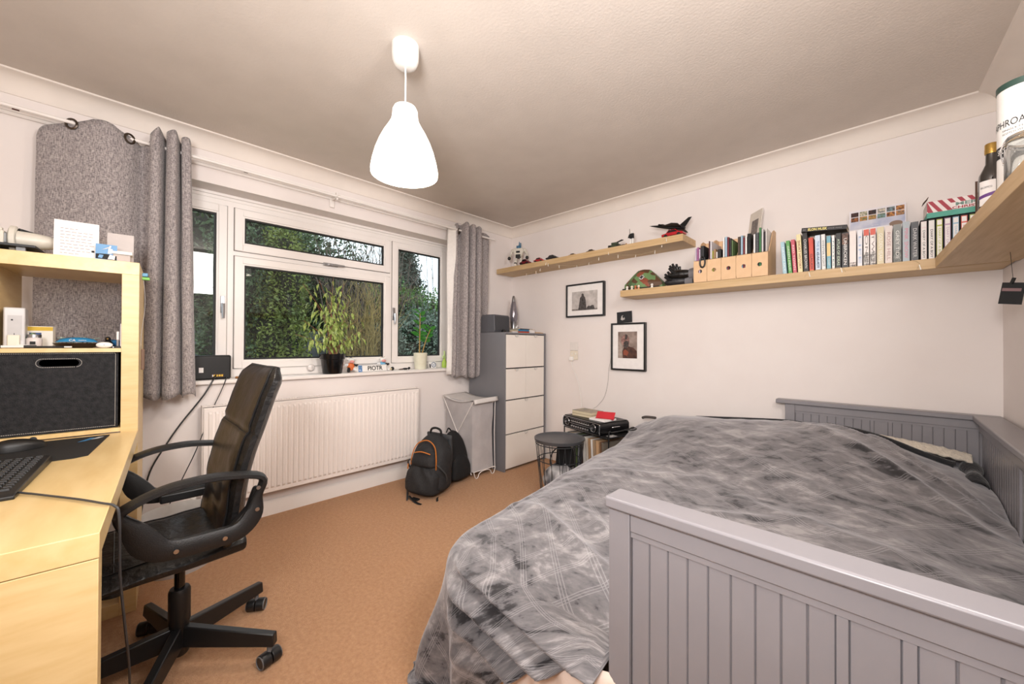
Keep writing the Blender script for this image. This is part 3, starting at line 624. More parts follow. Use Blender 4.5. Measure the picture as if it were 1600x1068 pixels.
g = G().tube([FP(0, k/30, .003) for k in range(31)]+[FP(k/12, 1, .003) for k in range(1, 13)]+[FP(1, 1-k/30, .003) for k in range(1, 31)], .003, 5)
g.tube([FP(k/12, .62, .005) for k in range(13)], .002, 5)
obj('piping', g, black_pl, bf)
# armrests
LN = [(-2.69, .712), (-2.794, .737), (-2.877, .738), (-2.942, .728), (-2.997, .706), (-3.022, .682), (-2.995, .635), (-2.962, .582), (-2.919, .553), (-2.822, .547), (-2.753, .552), (-2.714, .590), (-2.700, .650)]
for sx in (1, -1):
    P = cat_([(sx*.285, y-cy, z-.012) for y, z in LN], 5, closed=True); n = len(P)
    g = G(); vs = []
    for i in range(n):
        a, b, c = P[i-1], P[i], P[(i+1) % n]; tn = (c-a).normalized(); nn = Vector((0, tn.z, -tn.y))
        zt = b.z; ht = .0105+.016*ss(.66, .57, zt)+.010*ss(-2.9-cy, -2.98-cy, b.y)*ss(.70, .62, zt); wd = .012+.014*ss(.62, .70, zt)
        for u_, v_ in ((-1, -.5), (-.5, -1), (.5, -1), (1, -.5), (1, .5), (.5, 1), (-.5, 1), (-1, .5)): vs.append(b+Vector((u_*wd, 0, 0))+nn*(v_*ht))
    fs = [(i*8+j, i*8+(j+1) % 8, ((i+1) % n)*8+(j+1) % 8, ((i+1) % n)*8+j) for i in range(n) for j in range(8)]
    g.add(vs, fs); ar = obj('armrest', g, mat('armrest_black', '#19191A', .4, bump=.15, bscale=300), t, smooth=60)
    g = G()
    for y, z in ((-2.905, .538), (-2.79, .535), (-2.705, .60), (-2.702, .67)): g.cyl((sx*.301, y-cy, z), (sx*.304, y-cy, z), .0065, n=12)
    obj('screw', g, chrome, ar)
    obj('side_bracket', G().prism([(-.04, .515), (-.04, .55), (.10, .55), (.145, .60), (.165, .66), (.18, .66), (.175, .57), (.13, .515)], sx*.236, sx*.274, 'x'), black_pl, ar, bevel=.006)
# ------------------------------------------------------------------ daybed
gp = grey_paint
bed = thing('daybed', 'grey painted daybed frame with grooved plank panels and wide cap rails', 'bed frame', (2.5, -2.25, 0))
def bl(g): 
    g.v = [(x-2.5, y+2.25, z) for x, y, z in g.v]; return g
plank = {}
def endpanel(y0, y1, facing):
    X0, X1 = 2.498, 3.355; yc = (y0+y1)/2
    obj('post', bl(G().box(X0, y0, 0, X0+.050, y1, .775)), gp, bed, bevel=.002); obj('post', bl(G().box(X1-.030, y0, 0, X1, y1, .775)), gp, bed, bevel=.002)
    obj('rail', bl(G().box(X0+.0505, y0+.002, .735, X1-.0305, y1-.002, .775)), gp, bed, bevel=.002)
    obj('rail', bl(G().box(X0+.0505, y0+.006, .722, X1-.0305, y1-.006, .7345)), gp, bed)
    obj('rail', bl(G().box(X0+.0505, y0+.002, .12, X1-.0305, y1-.002, .20)), gp, bed, bevel=.002)
    xs = [2.549, 2.589, 2.628, 2.667, 2.705, 2.744, 2.783, 2.821, 2.857, 2.893]
    xs2 = [2.981, 3.018, 3.056, 3.094, 3.132, 3.170, 3.209, 3.248, 3.287, 3.325]
    segs = [(a, b) for a, b in zip(xs, xs[1:])]+[(2.908, 2.966)]+[(a, b) for a, b in zip(xs2, xs2[1:])]
    for a, b in segs:
        P = [(a+.0004, y0+.0130), (a+.0022, y0+.010), (b-.0022, y0+.010), (b-.0004, y0+.0130), (b-.0004, y1-.0130), (b-.0022, y1-.010), (a+.0022, y1-.010), (a+.0004, y1-.0130)]
        obj('plank', bl(G().prism(P, .2005, .7215, 'z')), gp, bed, smooth=0)
    obj('backing_board', bl(G().box(X0+.0505, y0+.0145, .2006, X1-.0305, y1-.0145, .7214)), gp, bed, smooth=0)
    for a, b in ((2.8935, 2.9075), (2.9665, 2.9805)):
        obj('stile', bl(G().box(a, y0+.006, .2005, b, y1-.006, .7215)), gp, bed)
endpanel(-2.246, -2.196, -1); endpanel(-.072, -.022, 1)
# caps
obj('cap_rail', bl(G().box(2.492, -2.256, .776, 3.362, -2.186, .802)), gp, bed, bevel=.005)
obj('cap_rail', bl(G().box(2.450, -.085, .776, 3.362, -.012, .802)), gp, bed, bevel=.005)
obj('cap_rail', bl(G().box(3.262, -2.185, .776, 3.362, -.086, .802)), gp, bed, bevel=.005)
obj('rail', bl(G().box(3.285, -2.194, .722, 3.335, -.074, .775)), gp, bed, bevel=.002)
obj('rail', bl(G().box(3.285, -2.194, .12, 3.335, -.074, .26)), gp, bed, bevel=.002)
y = -.078; k = 0
while y > -2.19:
    wd = .0405
    if k in (18, 35): wd = .02
    yb = max(-2.192, y-wd)
    P = [(3.297, y-.001), (3.294, y-.003), (3.294, yb+.003), (3.297, yb+.001), (3.325, yb+.001), (3.325, y-.001)]
    if k in (18, 35): obj('stile', bl(G().box(3.288, yb+.001, .2605, 3.33, y-.001, .7215)), gp, bed)
    else: obj('plank', bl(G().prism(P, .2605, .7215, 'z')), gp, bed, smooth=0)
    y = yb; k += 1
obj('front_rail', bl(G().box(2.505, -2.19, .08, 2.53, -.08, .30)), gp, bed, bevel=.002)
# pull-out base + mattress
t = thing('pull_out_base', 'pale beige pull-out bed base box showing under the blanket hem', 'bed base', (2.1, -2.2, 0))
pb = mat('beige_board', '#D9C3A6', .5, var='#D2BA9B')
obj('front_board', G().box(-.24, -.03, .012, .39, -.008, .235), pb, t, bevel=.002); obj('side_board', G().box(-.24, -.007, .012, -.218, 2.08, .235), pb, t, bevel=.002); obj('base_sheet', G().box(-.217, -.0075, .20, .39, 2.08, .225), pb, t)
for x in (-.2, .3):
    for y in (.1, 1.9): obj('castor', G().cyl((x-.01, y, .012), (x+.01, y, .012), .012), black_pl, t)
t = thing('mattress', 'mattress in a pinkish cream sheet under the grey blanket', 'mattress', (2.5, -1.13, .24))
sheet = mat('pinkish_cream_sheet', '#E2CDBF', .85, bump=.2, bscale=40, scale=12)
obj('sheet_cover', G().box(-.60, -.98, 0, .78, 1.03, .20), sheet, t, bevel=.03)
def shf(a, b):
    x = -.32+.34*a; z = -.10+.26*b; return (x, -1.118-.02*math.sin(b*PI)+.008*math.sin(a*22+b*5), z)
obj('hanging_sheet', G().grid(shf, 40, 14), sheet, t, smooth=60, solid=.003)


# ------------------------------------------------------------------ blanket
def velvet():
    M = D.materials.new('grey_velvet_plush'); M.use_nodes = True; nt = M.node_tree; N = nt.nodes; L = nt.links; p = N['Principled BSDF']
    p.inputs['Roughness'].default_value = .62; p.inputs['Sheen Weight'].default_value = .45; p.inputs['Sheen Roughness'].default_value = .5; p.inputs['Specular IOR Level'].default_value = .25
    p.inputs['Sheen Tint'].default_value = (.9, .87, .9, 1)
    uv = N.new('ShaderNodeUVMap'); uv.uv_map = 'UVMap'
    def noi(sc, st, det=5, rough=.6, dist=0, rot=0):
        mp = N.new('ShaderNodeMapping'); mp.inputs['Scale'].default_value = st; mp.inputs['Rotation'].default_value = (0, 0, rot); L.new(uv.outputs[0], mp.inputs[0])
        n = N.new('ShaderNodeTexNoise'); n.inputs['Scale'].default_value = sc; n.inputs['Detail'].default_value = det; n.inputs['Roughness'].default_value = rough; n.inputs['Distortion'].default_value = dist
        L.new(mp.outputs[0], n.inputs['Vector']); return n.outputs[0]
    def mth(op, a, b=None, c=False):
        q = N.new('ShaderNodeMath'); q.operation = op; q.use_clamp = c
        for i, x in enumerate((a, b)):
            if x is None: continue
            if isinstance(x, (int, float)): q.inputs[i].default_value = x
            else: L.new(x, q.inputs[i])
        return q.outputs[0]
    big = noi(4.2, (.75, 1.5, 1), 8, .66, .7, .45); mid = noi(17, (.6, 1.2, 1), 10, .6, .5, -.35); fine = noi(90, (.5, 1, 1), 5, .6, .2, -.3)
    s = mth('ADD', mth('MULTIPLY', big, .50), mth('ADD', mth('MULTIPLY', mid, .38), mth('MULTIPLY', fine, .13)))
    r = N.new('ShaderNodeValToRGB'); e = r.color_ramp.elements; e[0].position = .42; e[0].color = C('#242326'); e[1].position = .60; e[1].color = C('#989495')  # light and dark sheen of the nap painted into the base colour
    x = e.new(.442); x.color = C('#3E3D40'); x = e.new(.46); x.color = C('#5D5B5E'); x = e.new(.535); x.color = C('#737072'); L.new(s, r.inputs[0])
    # triple-line lattice on the unfolded cloth
    sep = N.new('ShaderNodeSeparateXYZ'); mp = N.new('ShaderNodeMapping'); mp.inputs['Rotation'].default_value = (0, 0, rad(38)); L.new(uv.outputs[0], mp.inputs[0]); L.new(mp.outputs[0], sep.inputs[0])
    tot = None
    for ax in (0, 1):
        for off in (-.009, 0, .009):
            a = mth('ADD', sep.outputs[ax], off+10); a = mth('MULTIPLY', a, 1/.115); a = mth('FRACT', a); a = mth('ABSOLUTE', mth('SUBTRACT', a, .5)); a = mth('LESS_THAN', a, .0125)
            tot = a if tot is None else mth('MAXIMUM', tot, a)
    tot = mth('MULTIPLY', tot, .2)
    mix = N.new('ShaderNodeMixRGB'); mix.inputs[2].default_value = C('#CFCCCE'); L.new(tot, mix.inputs[0]); L.new(r.outputs[0], mix.inputs[1]); L.new(mix.outputs[0], p.inputs['Base Color'])
    bp = N.new('ShaderNodeBump'); bp.inputs['Strength'].default_value = .28; bp.inputs['Distance'].default_value = .008
    L.new(mth('ADD', mth('MULTIPLY', mid, .8), mth('MULTIPLY', tot, -.5)), bp.inputs['Height']); L.new(bp.outputs[0], p.inputs['Normal'])
    return M
vel = velvet()
Rc = .16; XL = 1.70; YNr = -2.195; XR = 3.29; YF = -.10
def top(x, y):
    z = .505
    z += (float(np.interp(x, [1.60, 1.67, 1.9, 2.19, 2.52, 2.71, 2.85, 2.97, 3.08, 3.17, 3.245, 3.29], [.582, .596, .632, .655, .685, .692, .678, .645, .60, .57, .53, .51]))-.505)*(ss(-1.25, -.35, y) if x > 2.2 else ss(-1.25+.6*ss(2.2, 1.75, x), -.35+.2*ss(2.2, 1.75, x), y))*(1-.12*ss(-.3, -.1, y))      # pillows at the far wall
    z -= .03*ss(3.0, 3.28, x)*ss(-.4, -.8, y)
    z -= .035*ss(-1.2, -2.2, y)
    z -= .02*ss(2.0, 1.68, x)
    z += .016*nz(x*2.3, y*2.3, 1)+.007*nz(x*7+nz(x, y)*2, y*4, 4)+.0035*nz(x*18, y*9, 9)
    # long creases running from upper-left to lower-right
    for (cx_, cy_, an, ln, wd, am) in ((2.85, -.55, -.75, .5, .03, .022), (2.95, -.45, -.8, .45, .022, .02), (3.05, -.42, -.95, .4, .02, .02), (2.6, -.9, -.5, .35, .03, .012), (2.15, -1.95, -.35, .45, .028, .028), (2.25, -1.83, -.38, .4, .03, .018), (2.75, -1.3, -.3, .4, .03, .009), (2.45, -1.45, .5, .3, .025, .01), (2.1, -1.2, .4, .35, .03, .009)):
        dx, dy = x-cx_, y-cy_; u = dx*math.cos(an)+dy*math.sin(an); v = -dx*math.sin(an)+dy*math.cos(an)
        z += am*math.exp(-(v/wd)**2-(u/ln)**4)
    return z
NX, NY = 190, 210; LX, LY = .44, .50
xs = np.concatenate([np.linspace(XL-LX, XL+Rc, 70, endpoint=False), np.linspace(XL+Rc, XR, NX-70)])
ys = np.concatenate([np.linspace(YNr-LY, YNr+Rc, 90, endpoint=False), np.linspace(YNr+Rc, YF, NY-90)])
V = []; UVs = []
def hemlen(x): return float(np.interp(x, [1.3, 1.75, 1.9, 2.05, 2.28, 2.45], [.50, .50, .45, .35, .185, .09]))
for X0 in xs:
    for Y0 in ys:
        dx = max(0., XL+Rc-X0); dy = max(0., YNr+Rc-Y0); x, y = X0, Y0
        if dy > Rc:
            dy = Rc+(dy-Rc)*(hemlen(X0)/LY)
        if dx == 0 and dy == 0: z = top(x, y)
        else:
            r = (dx**5+dy**5)**.2; th = math.atan2(dy, dx) if (dx or dy) else 0
            cx_ = max(X0, XL+Rc); cy_ = max(Y0, YNr+Rc)
            t0 = top(max(x, XL), max(y, YNr)); 
            if r <= Rc: off = r; drop = .03*(r/Rc)**2
            else:
                d = r-Rc; rr = .07; a = min(d/rr, PI/2)
                off = Rc+rr*math.sin(a); drop = .03+rr*(1-math.cos(a)); d2 = max(0, d-rr*PI/2)
                corner = math.sin(2*th)**2 if (dx > 0 and dy > 0) else 0
                drop += d2*.985; off += d2*(.03+.16*corner)
                s_ = (X0*1.0 if dy > dx else Y0)
                fl = ss(0, .3, d2)
                off += fl*(.016*math.sin(s_*17+1)+.01*nz(s_*6, d2*3, 2)+corner*.045*math.sin(th*7+.6))
                if dy > dx:   # swags on the near side, running down to the right
                    for q_, am, wd in ((.03, .044, .020), (.10, .055, .022), (.185, .050, .026), (.30, .022, .03)):
                        zz = q_+(X0-1.75)*.16-(.05)*math.sin((X0-1.75)*2.2); off += am*math.exp(-((d-zz)/wd)**2)*ss(1.72, 1.95, X0)
            z = t0-drop
            x = cx_-off*math.cos(th) if dx > 0 else X0
            y = cy_-off*math.sin(th) if dy > 0 else Y0
            if dx == 0: y = cy_-off
            if dy == 0: x = cx_-off
            if z < .012+.01*nz(X0*9, Y0*9): 
                ex = .02-z; z = .014+.008*abs(nz(X0*14, Y0*14)); 
                x -= ex*.25*math.cos(th); y -= ex*.25*math.sin(th)
        if dy > .0 and X0 > 2.47: 
            k = ss(2.47, 2.50, X0); 
            if X0 > 2.487: y = max(y, -2.178); z = max(z, .44) if y <= -2.17 else z
        if x < XL-.02 and dy == 0: x = max(x, XL-.14)
        x += ss(2.35, 1.75, x)*float(np.interp(y, [-2.2, -1.5, -.93, -.1], [.12, .06, -.02, -.09]))
        V.append((x, y, z)); UVs.append((X0, Y0))
nx, ny = len(xs), len(ys)
me = D.meshes.new('blanket'); F_ = []
for i in range(nx-1):
    for j in range(ny-1): F_.append((i*ny+j, (i+1)*ny+j, (i+1)*ny+j+1, i*ny+j+1))
me.from_pydata(V, [], F_); uvl = me.uv_layers.new(name='UVMap')
li = np.empty(len(me.loops), dtype=np.int32); me.loops.foreach_get('vertex_index', li); uvl.data.foreach_set('uv', np.array(UVs, dtype=np.float32)[li].ravel())
me.materials.append(vel); me.polygons.foreach_set('use_smooth', [True]*len(me.polygons)); me.update()
bk = D.objects.new('blanket', me); COL.objects.link(bk); tag(bk, 'large grey crushed-velvet blanket draped over the bed down to the carpet', 'blanket')
q = bk.modifiers.new('s', 'SOLIDIFY'); q.thickness = .008; q.offset = -1
darkvel = mat('black_plush', '#1D1D20', .9, sheen=.3, bump=.4, bscale=120)
g = G().tube(cat_([(1.95, -.10, .618), (2.2, -.095, .642), (2.5, -.10, .668), (2.62, -.11, .664)], 6), [.004]+[.011]*17+[.004], 8)
g.tube(cat_([(2.70, -.19, .690), (2.85, -.20, .676), (2.97, -.21, .648), (3.08, -.22, .608), (3.19, -.23, .575)], 6), [.006]+[.014]*23+[.02], 8)
o_ = obj('folded_edge', g, darkvel, bk, smooth=60)
g = G(); g.grid(lambda a, b: (3.245+.038*math.cos(b*2*PI)*(.8+.2*math.sin(a*9)), -.17-.20*a, .565-.045*a+.036*math.sin(b*2*PI)*(.8+.2*math.sin(a*11))), 16, 15)
obj('rolled_corner', g, darkvel, bk, smooth=60, solid=.003)
t = thing('fleece_throw', 'cream fleece throw showing behind the grey blanket at the far end', 'throw', (2.95, -.19, .52))
g = G().grid(lambda a, b: (-.14+.44*a, -.02+.11*b, .115-.045*a*a+.025*math.sin(b*PI)+.008*nz(a*22, b*9, 3)), 60, 16)
obj('fleece', g, mat('cream_fleece', '#E4D8C6', .95, bump=1, bscale=120, sheen=.4), t, smooth=70, solid=.012)
t = thing('fabric_tab', 'small dark folded thing at the far left corner of the blanket', 'fabric', (1.63, -.14, .568))
obj('fold', G().tube(cat_([(-.05, 0, .0), (-.02, -.01, .012), (.02, 0, .014), (.06, .01, .012)], 5), [.004]+[.010]*14+[.004], 8), mat('dark_taupe_fabric', '#4A4340', .9), t)
# ------------------------------------------------------------------ chest of drawers in the corner
grey_lam = mat('grey_laminate', '#77767A', .45, var='#747377', scale=5)
front_w = mat('white_drawer_front', '#EDE6DE', .35, scale=5, var='#EAE2DA')
t = thing('chest_of_drawers', 'tall grey chest with white drawer fronts standing in the corner', 'chest of drawers', (.03, -.622, 0))
DX, DY, DH = .478, .575, 1.237
obj('side_panel', G().box(0, 0, 0, DX+.012, .018, DH), grey_lam, t, bevel=.001); obj('side_panel', G().box(0, DY-.018, 0, DX+.012, DY, DH), grey_lam, t, bevel=.001)
obj('top_panel', G().box(0, 0, DH, DX+.016, DY, DH+.016), grey_lam, t, bevel=.001); obj('back_panel', G().box(0, .018, 0, .006, DY-.018, DH), grey_lam, t)
obj('carcass_gap_shade', G().box(.006, .018, .02, DX-.012, DY-.018, DH-.002), plain_black, t)  # carcass block coloured black to draw the shadow lines between drawers
rows = [(.930, DH-.006, 2), (.643, .919, 2), (.335, .632, 1), (.022, .324, 1)]
for z0, z1, n in rows:
    w_ = (DY-.040)/n
    for k in range(n):
        y0 = .020+k*w_+.0018; y1 = .020+(k+1)*w_-.0018
        d = obj('drawer', G().box(DX-.010, y0, z0, DX+.010, y1, z1), front_w, t, bevel=.0015)
        yc = (y0+y1)/2
        P = [(yc-.022, z1+.001), (yc+.022, z1+.001), (yc+.020, z1-.010), (yc+.012, z1-.018), (yc, z1-.021), (yc-.012, z1-.018), (yc-.020, z1-.010)]
        obj('handle', G().prism(P, DX+.0105, DX+.024, 'x'), mat('handle_plastic', '#DAD5CF', .35), d, bevel=.002)
TZ = DH+.0165
t = thing('speaker', 'dark grey box speaker on top of the chest beside the curtain', 'speaker', (.26, -.50, TZ), rad(8))
obj('cabinet', G().prism([(-.075, 0), (.085, 0), (.095, .02), (.085, .168), (-.06, .168), (-.075, .15)], -.115, .115, 'y'), mat('dark_speaker_grey', '#55555A', .5), t, bevel=.006)
obj('grille', G().box(.094, -.106, .02, .0965, .106, .155), mat('speaker_cloth', '#4A4A4E', .9, bump=.4, bscale=500), t, bevel=.001)
obj('iron_dock', G().box(.094, -.02, .0, .125, .02, .022).cyl((.11, 0, .022), (.11, 0, .032), .012), black_pl, t, bevel=.002)
t = thing('lava_lamp', 'silver rocket-shaped lava lamp on top of the chest in the corner', 'lamp', (.18, -.155, TZ))
obj('base', G().lathe([(.038, 0), (.040, .004), (.026, .06), (.031, .105), (.036, .125)], 28, cap0=True, cap1=True), steel, t)
obj('bottle', G().lathe([(.036, .1255), (.043, .16), (.044, .20), (.038, .25), (.028, .305), (.021, .335)], 28, cap0=True, cap1=True), mat('smoky_purple_liquid', '#8D8890', .12, .55, spec=.8, coat=.6), t)
obj('cap', G().lathe([(.0215, .3355), (.018, .36), (.012, .388), (.006, .395), (0, .396)], 24, cap0=True), steel, t)
z = TZ
for nm, lb, c, w_, d_, h_, x, y, rz_ in (('book', 'red-orange book at the bottom of the stack on the chest', '#C4492F', .17, .12, .017, .36, -.26, .05), ('book', 'blue book in the middle of the stack on the chest', '#3F7FA6', .15, .125, .018, .355, -.255, -.04), ('book', 'thin dark book on top of the stack on the chest', '#3B3437', .21, .14, .008, .345, -.22, .10)):
    t = thing(nm, lb, 'book', (x, y, z), rz_)
    obj('cover', G().box(-d_/2, -w_/2, 0, d_/2, w_/2, .0015).box(-d_/2, -w_/2, h_-.0015, d_/2, w_/2, h_).box(d_/2-.0015, -w_/2, 0, d_/2, w_/2*.98, h_), col(c), t); obj('pages', G().box(-d_/2+.002, -w_/2+.002, .0016, d_/2-.002, w_/2-.002, h_-.0016), cream_m, t); z += h_+.0005
t = thing('box', 'small white cardboard box right of the book stack on the chest', 'box', (.37, -.128, TZ), .05); obj('carton', G().box(-.05, -.033, 0, .05, .033, .033), white_m, t, bevel=.001); obj('lid', G().box(-.052, -.035, .034, .052, .035, .04), mat('beige_lid', '#D8CBBE', .6), t)
t = thing('toy_figure', 'tiny white figurine on the books beside the lava lamp', 'toy', (.33, -.27, z)); obj('body', G().ball((0, 0, .012), (.012, .016, .012)), white_pl, t); obj('head', G().ball((0, .012, .028), .008), white_pl, t); obj('arms', G().cyl((0, -.02, .012), (0, .03, .014), .004), col('#7B7A7A'), t)
t = thing('envelope', 'orange-brown padded envelope lying at the right end of the chest', 'envelope', (.38, -.10, TZ)); 
t.location = (.40, -.125, TZ); t.rotation_euler = (0, 0, 0)
D.objects.remove(t)
t = thing('envelope', 'tan paper envelope lying at the right rear of the chest', 'envelope', (.22, -.115, TZ)); D.objects.remove(t)

t = thing('folded_paper', 'flat orange-tan folded paper at the right end of the chest top', 'paper', (.455, -.115, TZ), .1)
D.objects.remove(t)
t = thing('wooden_sheet', 'flat tan folded paper at the right end of the chest top', 'paper', (.44, -.062, TZ), 0)
t.name = 'folded_paper'
obj('sheet', G().prism([(-.10, 0), (.04, 0), (.04, .006), (0, .012), (-.09, .016)], -.015, .03, 'y'), mat('tan_paper', '#CFA577', .8), t)
t = thing('adapter', 'small white wall-plug adapter lying at the front left of the chest', 'adapter', (.47, -.44, TZ)); obj('case', G().box(-.012, -.03, 0, .012, .03, .01), white_pl, t, bevel=.002)

# ------------------------------------------------------------------ laundry hamper
net = mat('translucent_grey_netting', '#BDB8B8', .8, bump=.25, bscale=20, var='#AFAAAB', scale=9)
t = thing('laundry_hamper', 'grey-white fabric laundry hamper on a white wire frame beside the chest', 'laundry basket', (.245, -.80, 0))
hx, hy = .205, .125
def HFm(a, b):
    q = a*2*PI; cx_, cz_ = math.cos(q), math.sin(q); k = max(abs(cx_), abs(cz_))**.92
    bow = 1-.05*math.sin(b*PI)-.01*nz(a*20, b*6, 2)+.03*math.sin(b*PI)*nz(a*8, b*3, 7)
    tx = .96+.0*b
    return (cx_/k*hx*bow*tx, cz_/k*hy*bow, .055+.60*b+(.02*(cx_/k) if b > .99 else 0)*0)
obj('bag', G().grid(HFm, 64, 30, closeu=True).box(-hx*.95, -hy*.95, .05, hx*.95, hy*.95, .056), net, t, smooth=60)
def lidf(a, b): x = -hx-.012+(2*hx+.035)*a; return (x, (-hy-.012)+(2*hy+.024)*b, .672-.035*math.sin(a*PI)*(1-.2*b)+.008*b)
obj('lid', G().grid(lidf, 20, 8).grid(lambda a, b: (hx+.023+.012*b, (-hy-.012)+(2*hy+.024)*a, .672+.008*a-.035*b), 8, 4), mat('lid_grey_fabric', '#D3CECB', .8), t, smooth=50, solid=.003)
for s in (-1, 1):
    wr = G(); y = s*hy
    wr.tube(cat_([(hx+.01, y, .665), (hx*.2, y*1.04, .42), (-hx*.2, y*1.04, .30), (-hx*.9, y, .03)], 6), .0035, 6)
    obj('wire_leg', wr, trim_m, t); wr = G(); wr.tube(cat_([(-hx-.02, y, .665), (-hx*.2, y*1.06, .42), (hx*.2, y*1.04, .30), (hx*.9, y, .03)], 6), .0035, 6); obj('wire_leg', wr, trim_m, t)
obj('upright_wire', G().tube([(hx+.006, hy, .03), (hx-.004, hy+.002, .35), (hx+.006, hy, .66)], .0035, 6), trim_m, t)
P = cat_([(hx+.012, -hy+.0, .055), (hx+.012, -hy+.02, .006), (hx+.012, -hy+.045, .006), (hx+.012, -hy+.065, .04), (hx+.012, 0, .052), (hx+.012, hy-.065, .04), (hx+.012, hy-.045, .006), (hx+.012, hy-.02, .006), (hx+.012, hy, .055)], 5)
obj('foot_wire', G().tube(P, .0035, 6).tube([(hx+.010, -hy, .058), (hx+.010, hy, .058)], .0035, 6), trim_m, t)
P = [Vector((-2*0-v.x, v.y, v.z)) for v in P]; obj('foot_wire', G().tube(P, .0035, 6), trim_m, t)
obj('handle_wire', G().tube([(-hx-.02, -hy, .665), (-hx-.02, hy, .665)], .0035, 6), trim_m, t)

# ------------------------------------------------------------------ backpacks
pack_g = mat('charcoal_pack_fabric', '#242426', .75, bump=.3, bscale=90, var='#1B1B1D', scale=20); pack_b = mat('black_pack_fabric', '#111113', .85, bump=.25, bscale=60)
pack_l = mat('dark_grey_pack_fabric', '#3B3D40', .7, bump=.3, bscale=60); orange = mat('orange_zip', '#C9762A', .6)
def sack(w_, d_, h_, pw=2.6, taper=.25, lean=.0, bulge=.25, seed=0):
    def F(a, b):
        q = a*2*PI; c, s = math.cos(q), math.sin(q); k = (abs(c)**pw+abs(s)**pw)**(1/pw)
        r = math.sin(min(1, b*5.5)*PI/2)**.6*(math.sin(min(1, (1-b)*2.6)*PI/2))**.55
        r *= 1-taper*b+.04*nz(a*6+seed, b*5, seed)
        z = h_*b; return (c/k*w_*r, s/k*d_*r*(1+bulge*(s > 0)*math.sin(min(1, b*1.5)*PI))+lean*z, z)
    return F
# orange-zip pack: local +y is its front
t = thing('backpack', 'charcoal backpack with orange zips slumped on the carpet by the radiator', 'backpack', (.42, -1.345, 0), rot=(0, -.07, rad(-158)))
F = sack(.175, .125, .455, lean=-.10); obj('main_body', G().grid(F, 48, 30, closeu=True), pack_g, t, smooth=60)
F2 = sack(.145, .075, .235, taper=.1, seed=3); obj('lower_pocket', G().grid(lambda a, b: (F2(a, b)[0], F2(a, b)[1]+.080+.010*math.sin(a*40+b*9)*b, F2(a, b)[2]+.012), 40, 20, closeu=True), pack_g, t, smooth=60)
F3 = sack(.115, .05, .175, taper=.35, seed=5); obj('upper_pocket', G().grid(lambda a, b: (F3(a, b)[0], F3(a, b)[1]+.08-.02*b, F3(a, b)[2]+.215), 40, 18, closeu=True), pack_g, t, smooth=60)
zp = cat_([(-.125, .085, .22), (-.118, .082, .30), (-.09, .068, .375), (-.03, .055, .41), (.03, .055, .41), (.09, .068, .375), (.118, .082, .30), (.125, .085, .22)], 6)
obj('zip', G().tube([Vector((p.x*.90, p.y+.008, p.z)) for p in zp], .0042, 6), orange, t)
obj('zip', G().tube(cat_([(-.07, .118, .335), (0, .128, .345), (.07, .118, .325)], 5), .004, 6), orange, t)
obj('zip_pull', G().box(.118, .11, .19, .126, .118, .23), orange, t, bevel=.002)
obj('haul_loop', G().tube(cat_([(-.05, -.05, .44), (-.04, -.05, .475), (0, -.05, .488), (.04, -.05, .475), (.05, -.05, .44)], 5), .009, 8), black_pl, t)
obj('back_pad', G().grid(lambda a, b: (-.11+.22*a, -.10-.03*math.sin(b*PI)-.01*math.sin(a*PI), .05+.38*b), 10, 14), pack_l, t, solid=.02)
for s in (-1, 1):
    obj('side_strap', G().tube(cat_([(s*.155, .0, .10), (s*.165, .03, .17), (s*.15, .08, .23), (s*.12, .10, .26)], 5), .006, 6), pack_l, t)
obj('waist_strap', G().grid(lambda a, b: (-.14-.13*a+.02*math.sin(a*5), .09+.10*a-.012+.025*b, .004+.02*(1-a)**3), 14, 2), black_pl, t, solid=.003)
obj('waist_strap', G().grid(lambda a, b: (.06-.16*a, .165+.055*math.sin(a*PI*.6)-.012+.022*b, .004+.012*(1-a)), 14, 2), black_pl, t, solid=.003)
obj('waist_strap', G().grid(lambda a, b: (.16-.12*a, .04+.16*a+.022*b, .006), 10, 2), pack_l, t, solid=.003)
obj('buckle', G().box(-.03, .15, .002, .03, .185, .012), black_pl, t, bevel=.003)
t = thing('backpack', 'plain black backpack standing between the orange-zip pack and the hamper', 'backpack', (.36, -1.055, 0), rad(-80))
F = sack(.15, .085, .42, taper=.3, seed=9, lean=-.05); obj('main_body', G().grid(F, 44, 30, closeu=True), pack_b, t, smooth=60)
F2 = sack(.12, .045, .21, taper=.2, seed=6); obj('front_pocket', G().grid(lambda a, b: (F2(a, b)[0], F2(a, b)[1]+.065, F2(a, b)[2]+.02), 36, 16, closeu=True), pack_b, t, smooth=60)
obj('haul_loop', G().tube(cat_([(-.03, -.06, .40), (0, -.065, .43), (.03, -.06, .40)], 5), .006, 8), black_pl, t)
obj('side_strap', G().tube(cat_([(.14, .02, .28), (.155, .03, .20), (.15, .03, .14)], 5), .007, 6), black_pl, t)

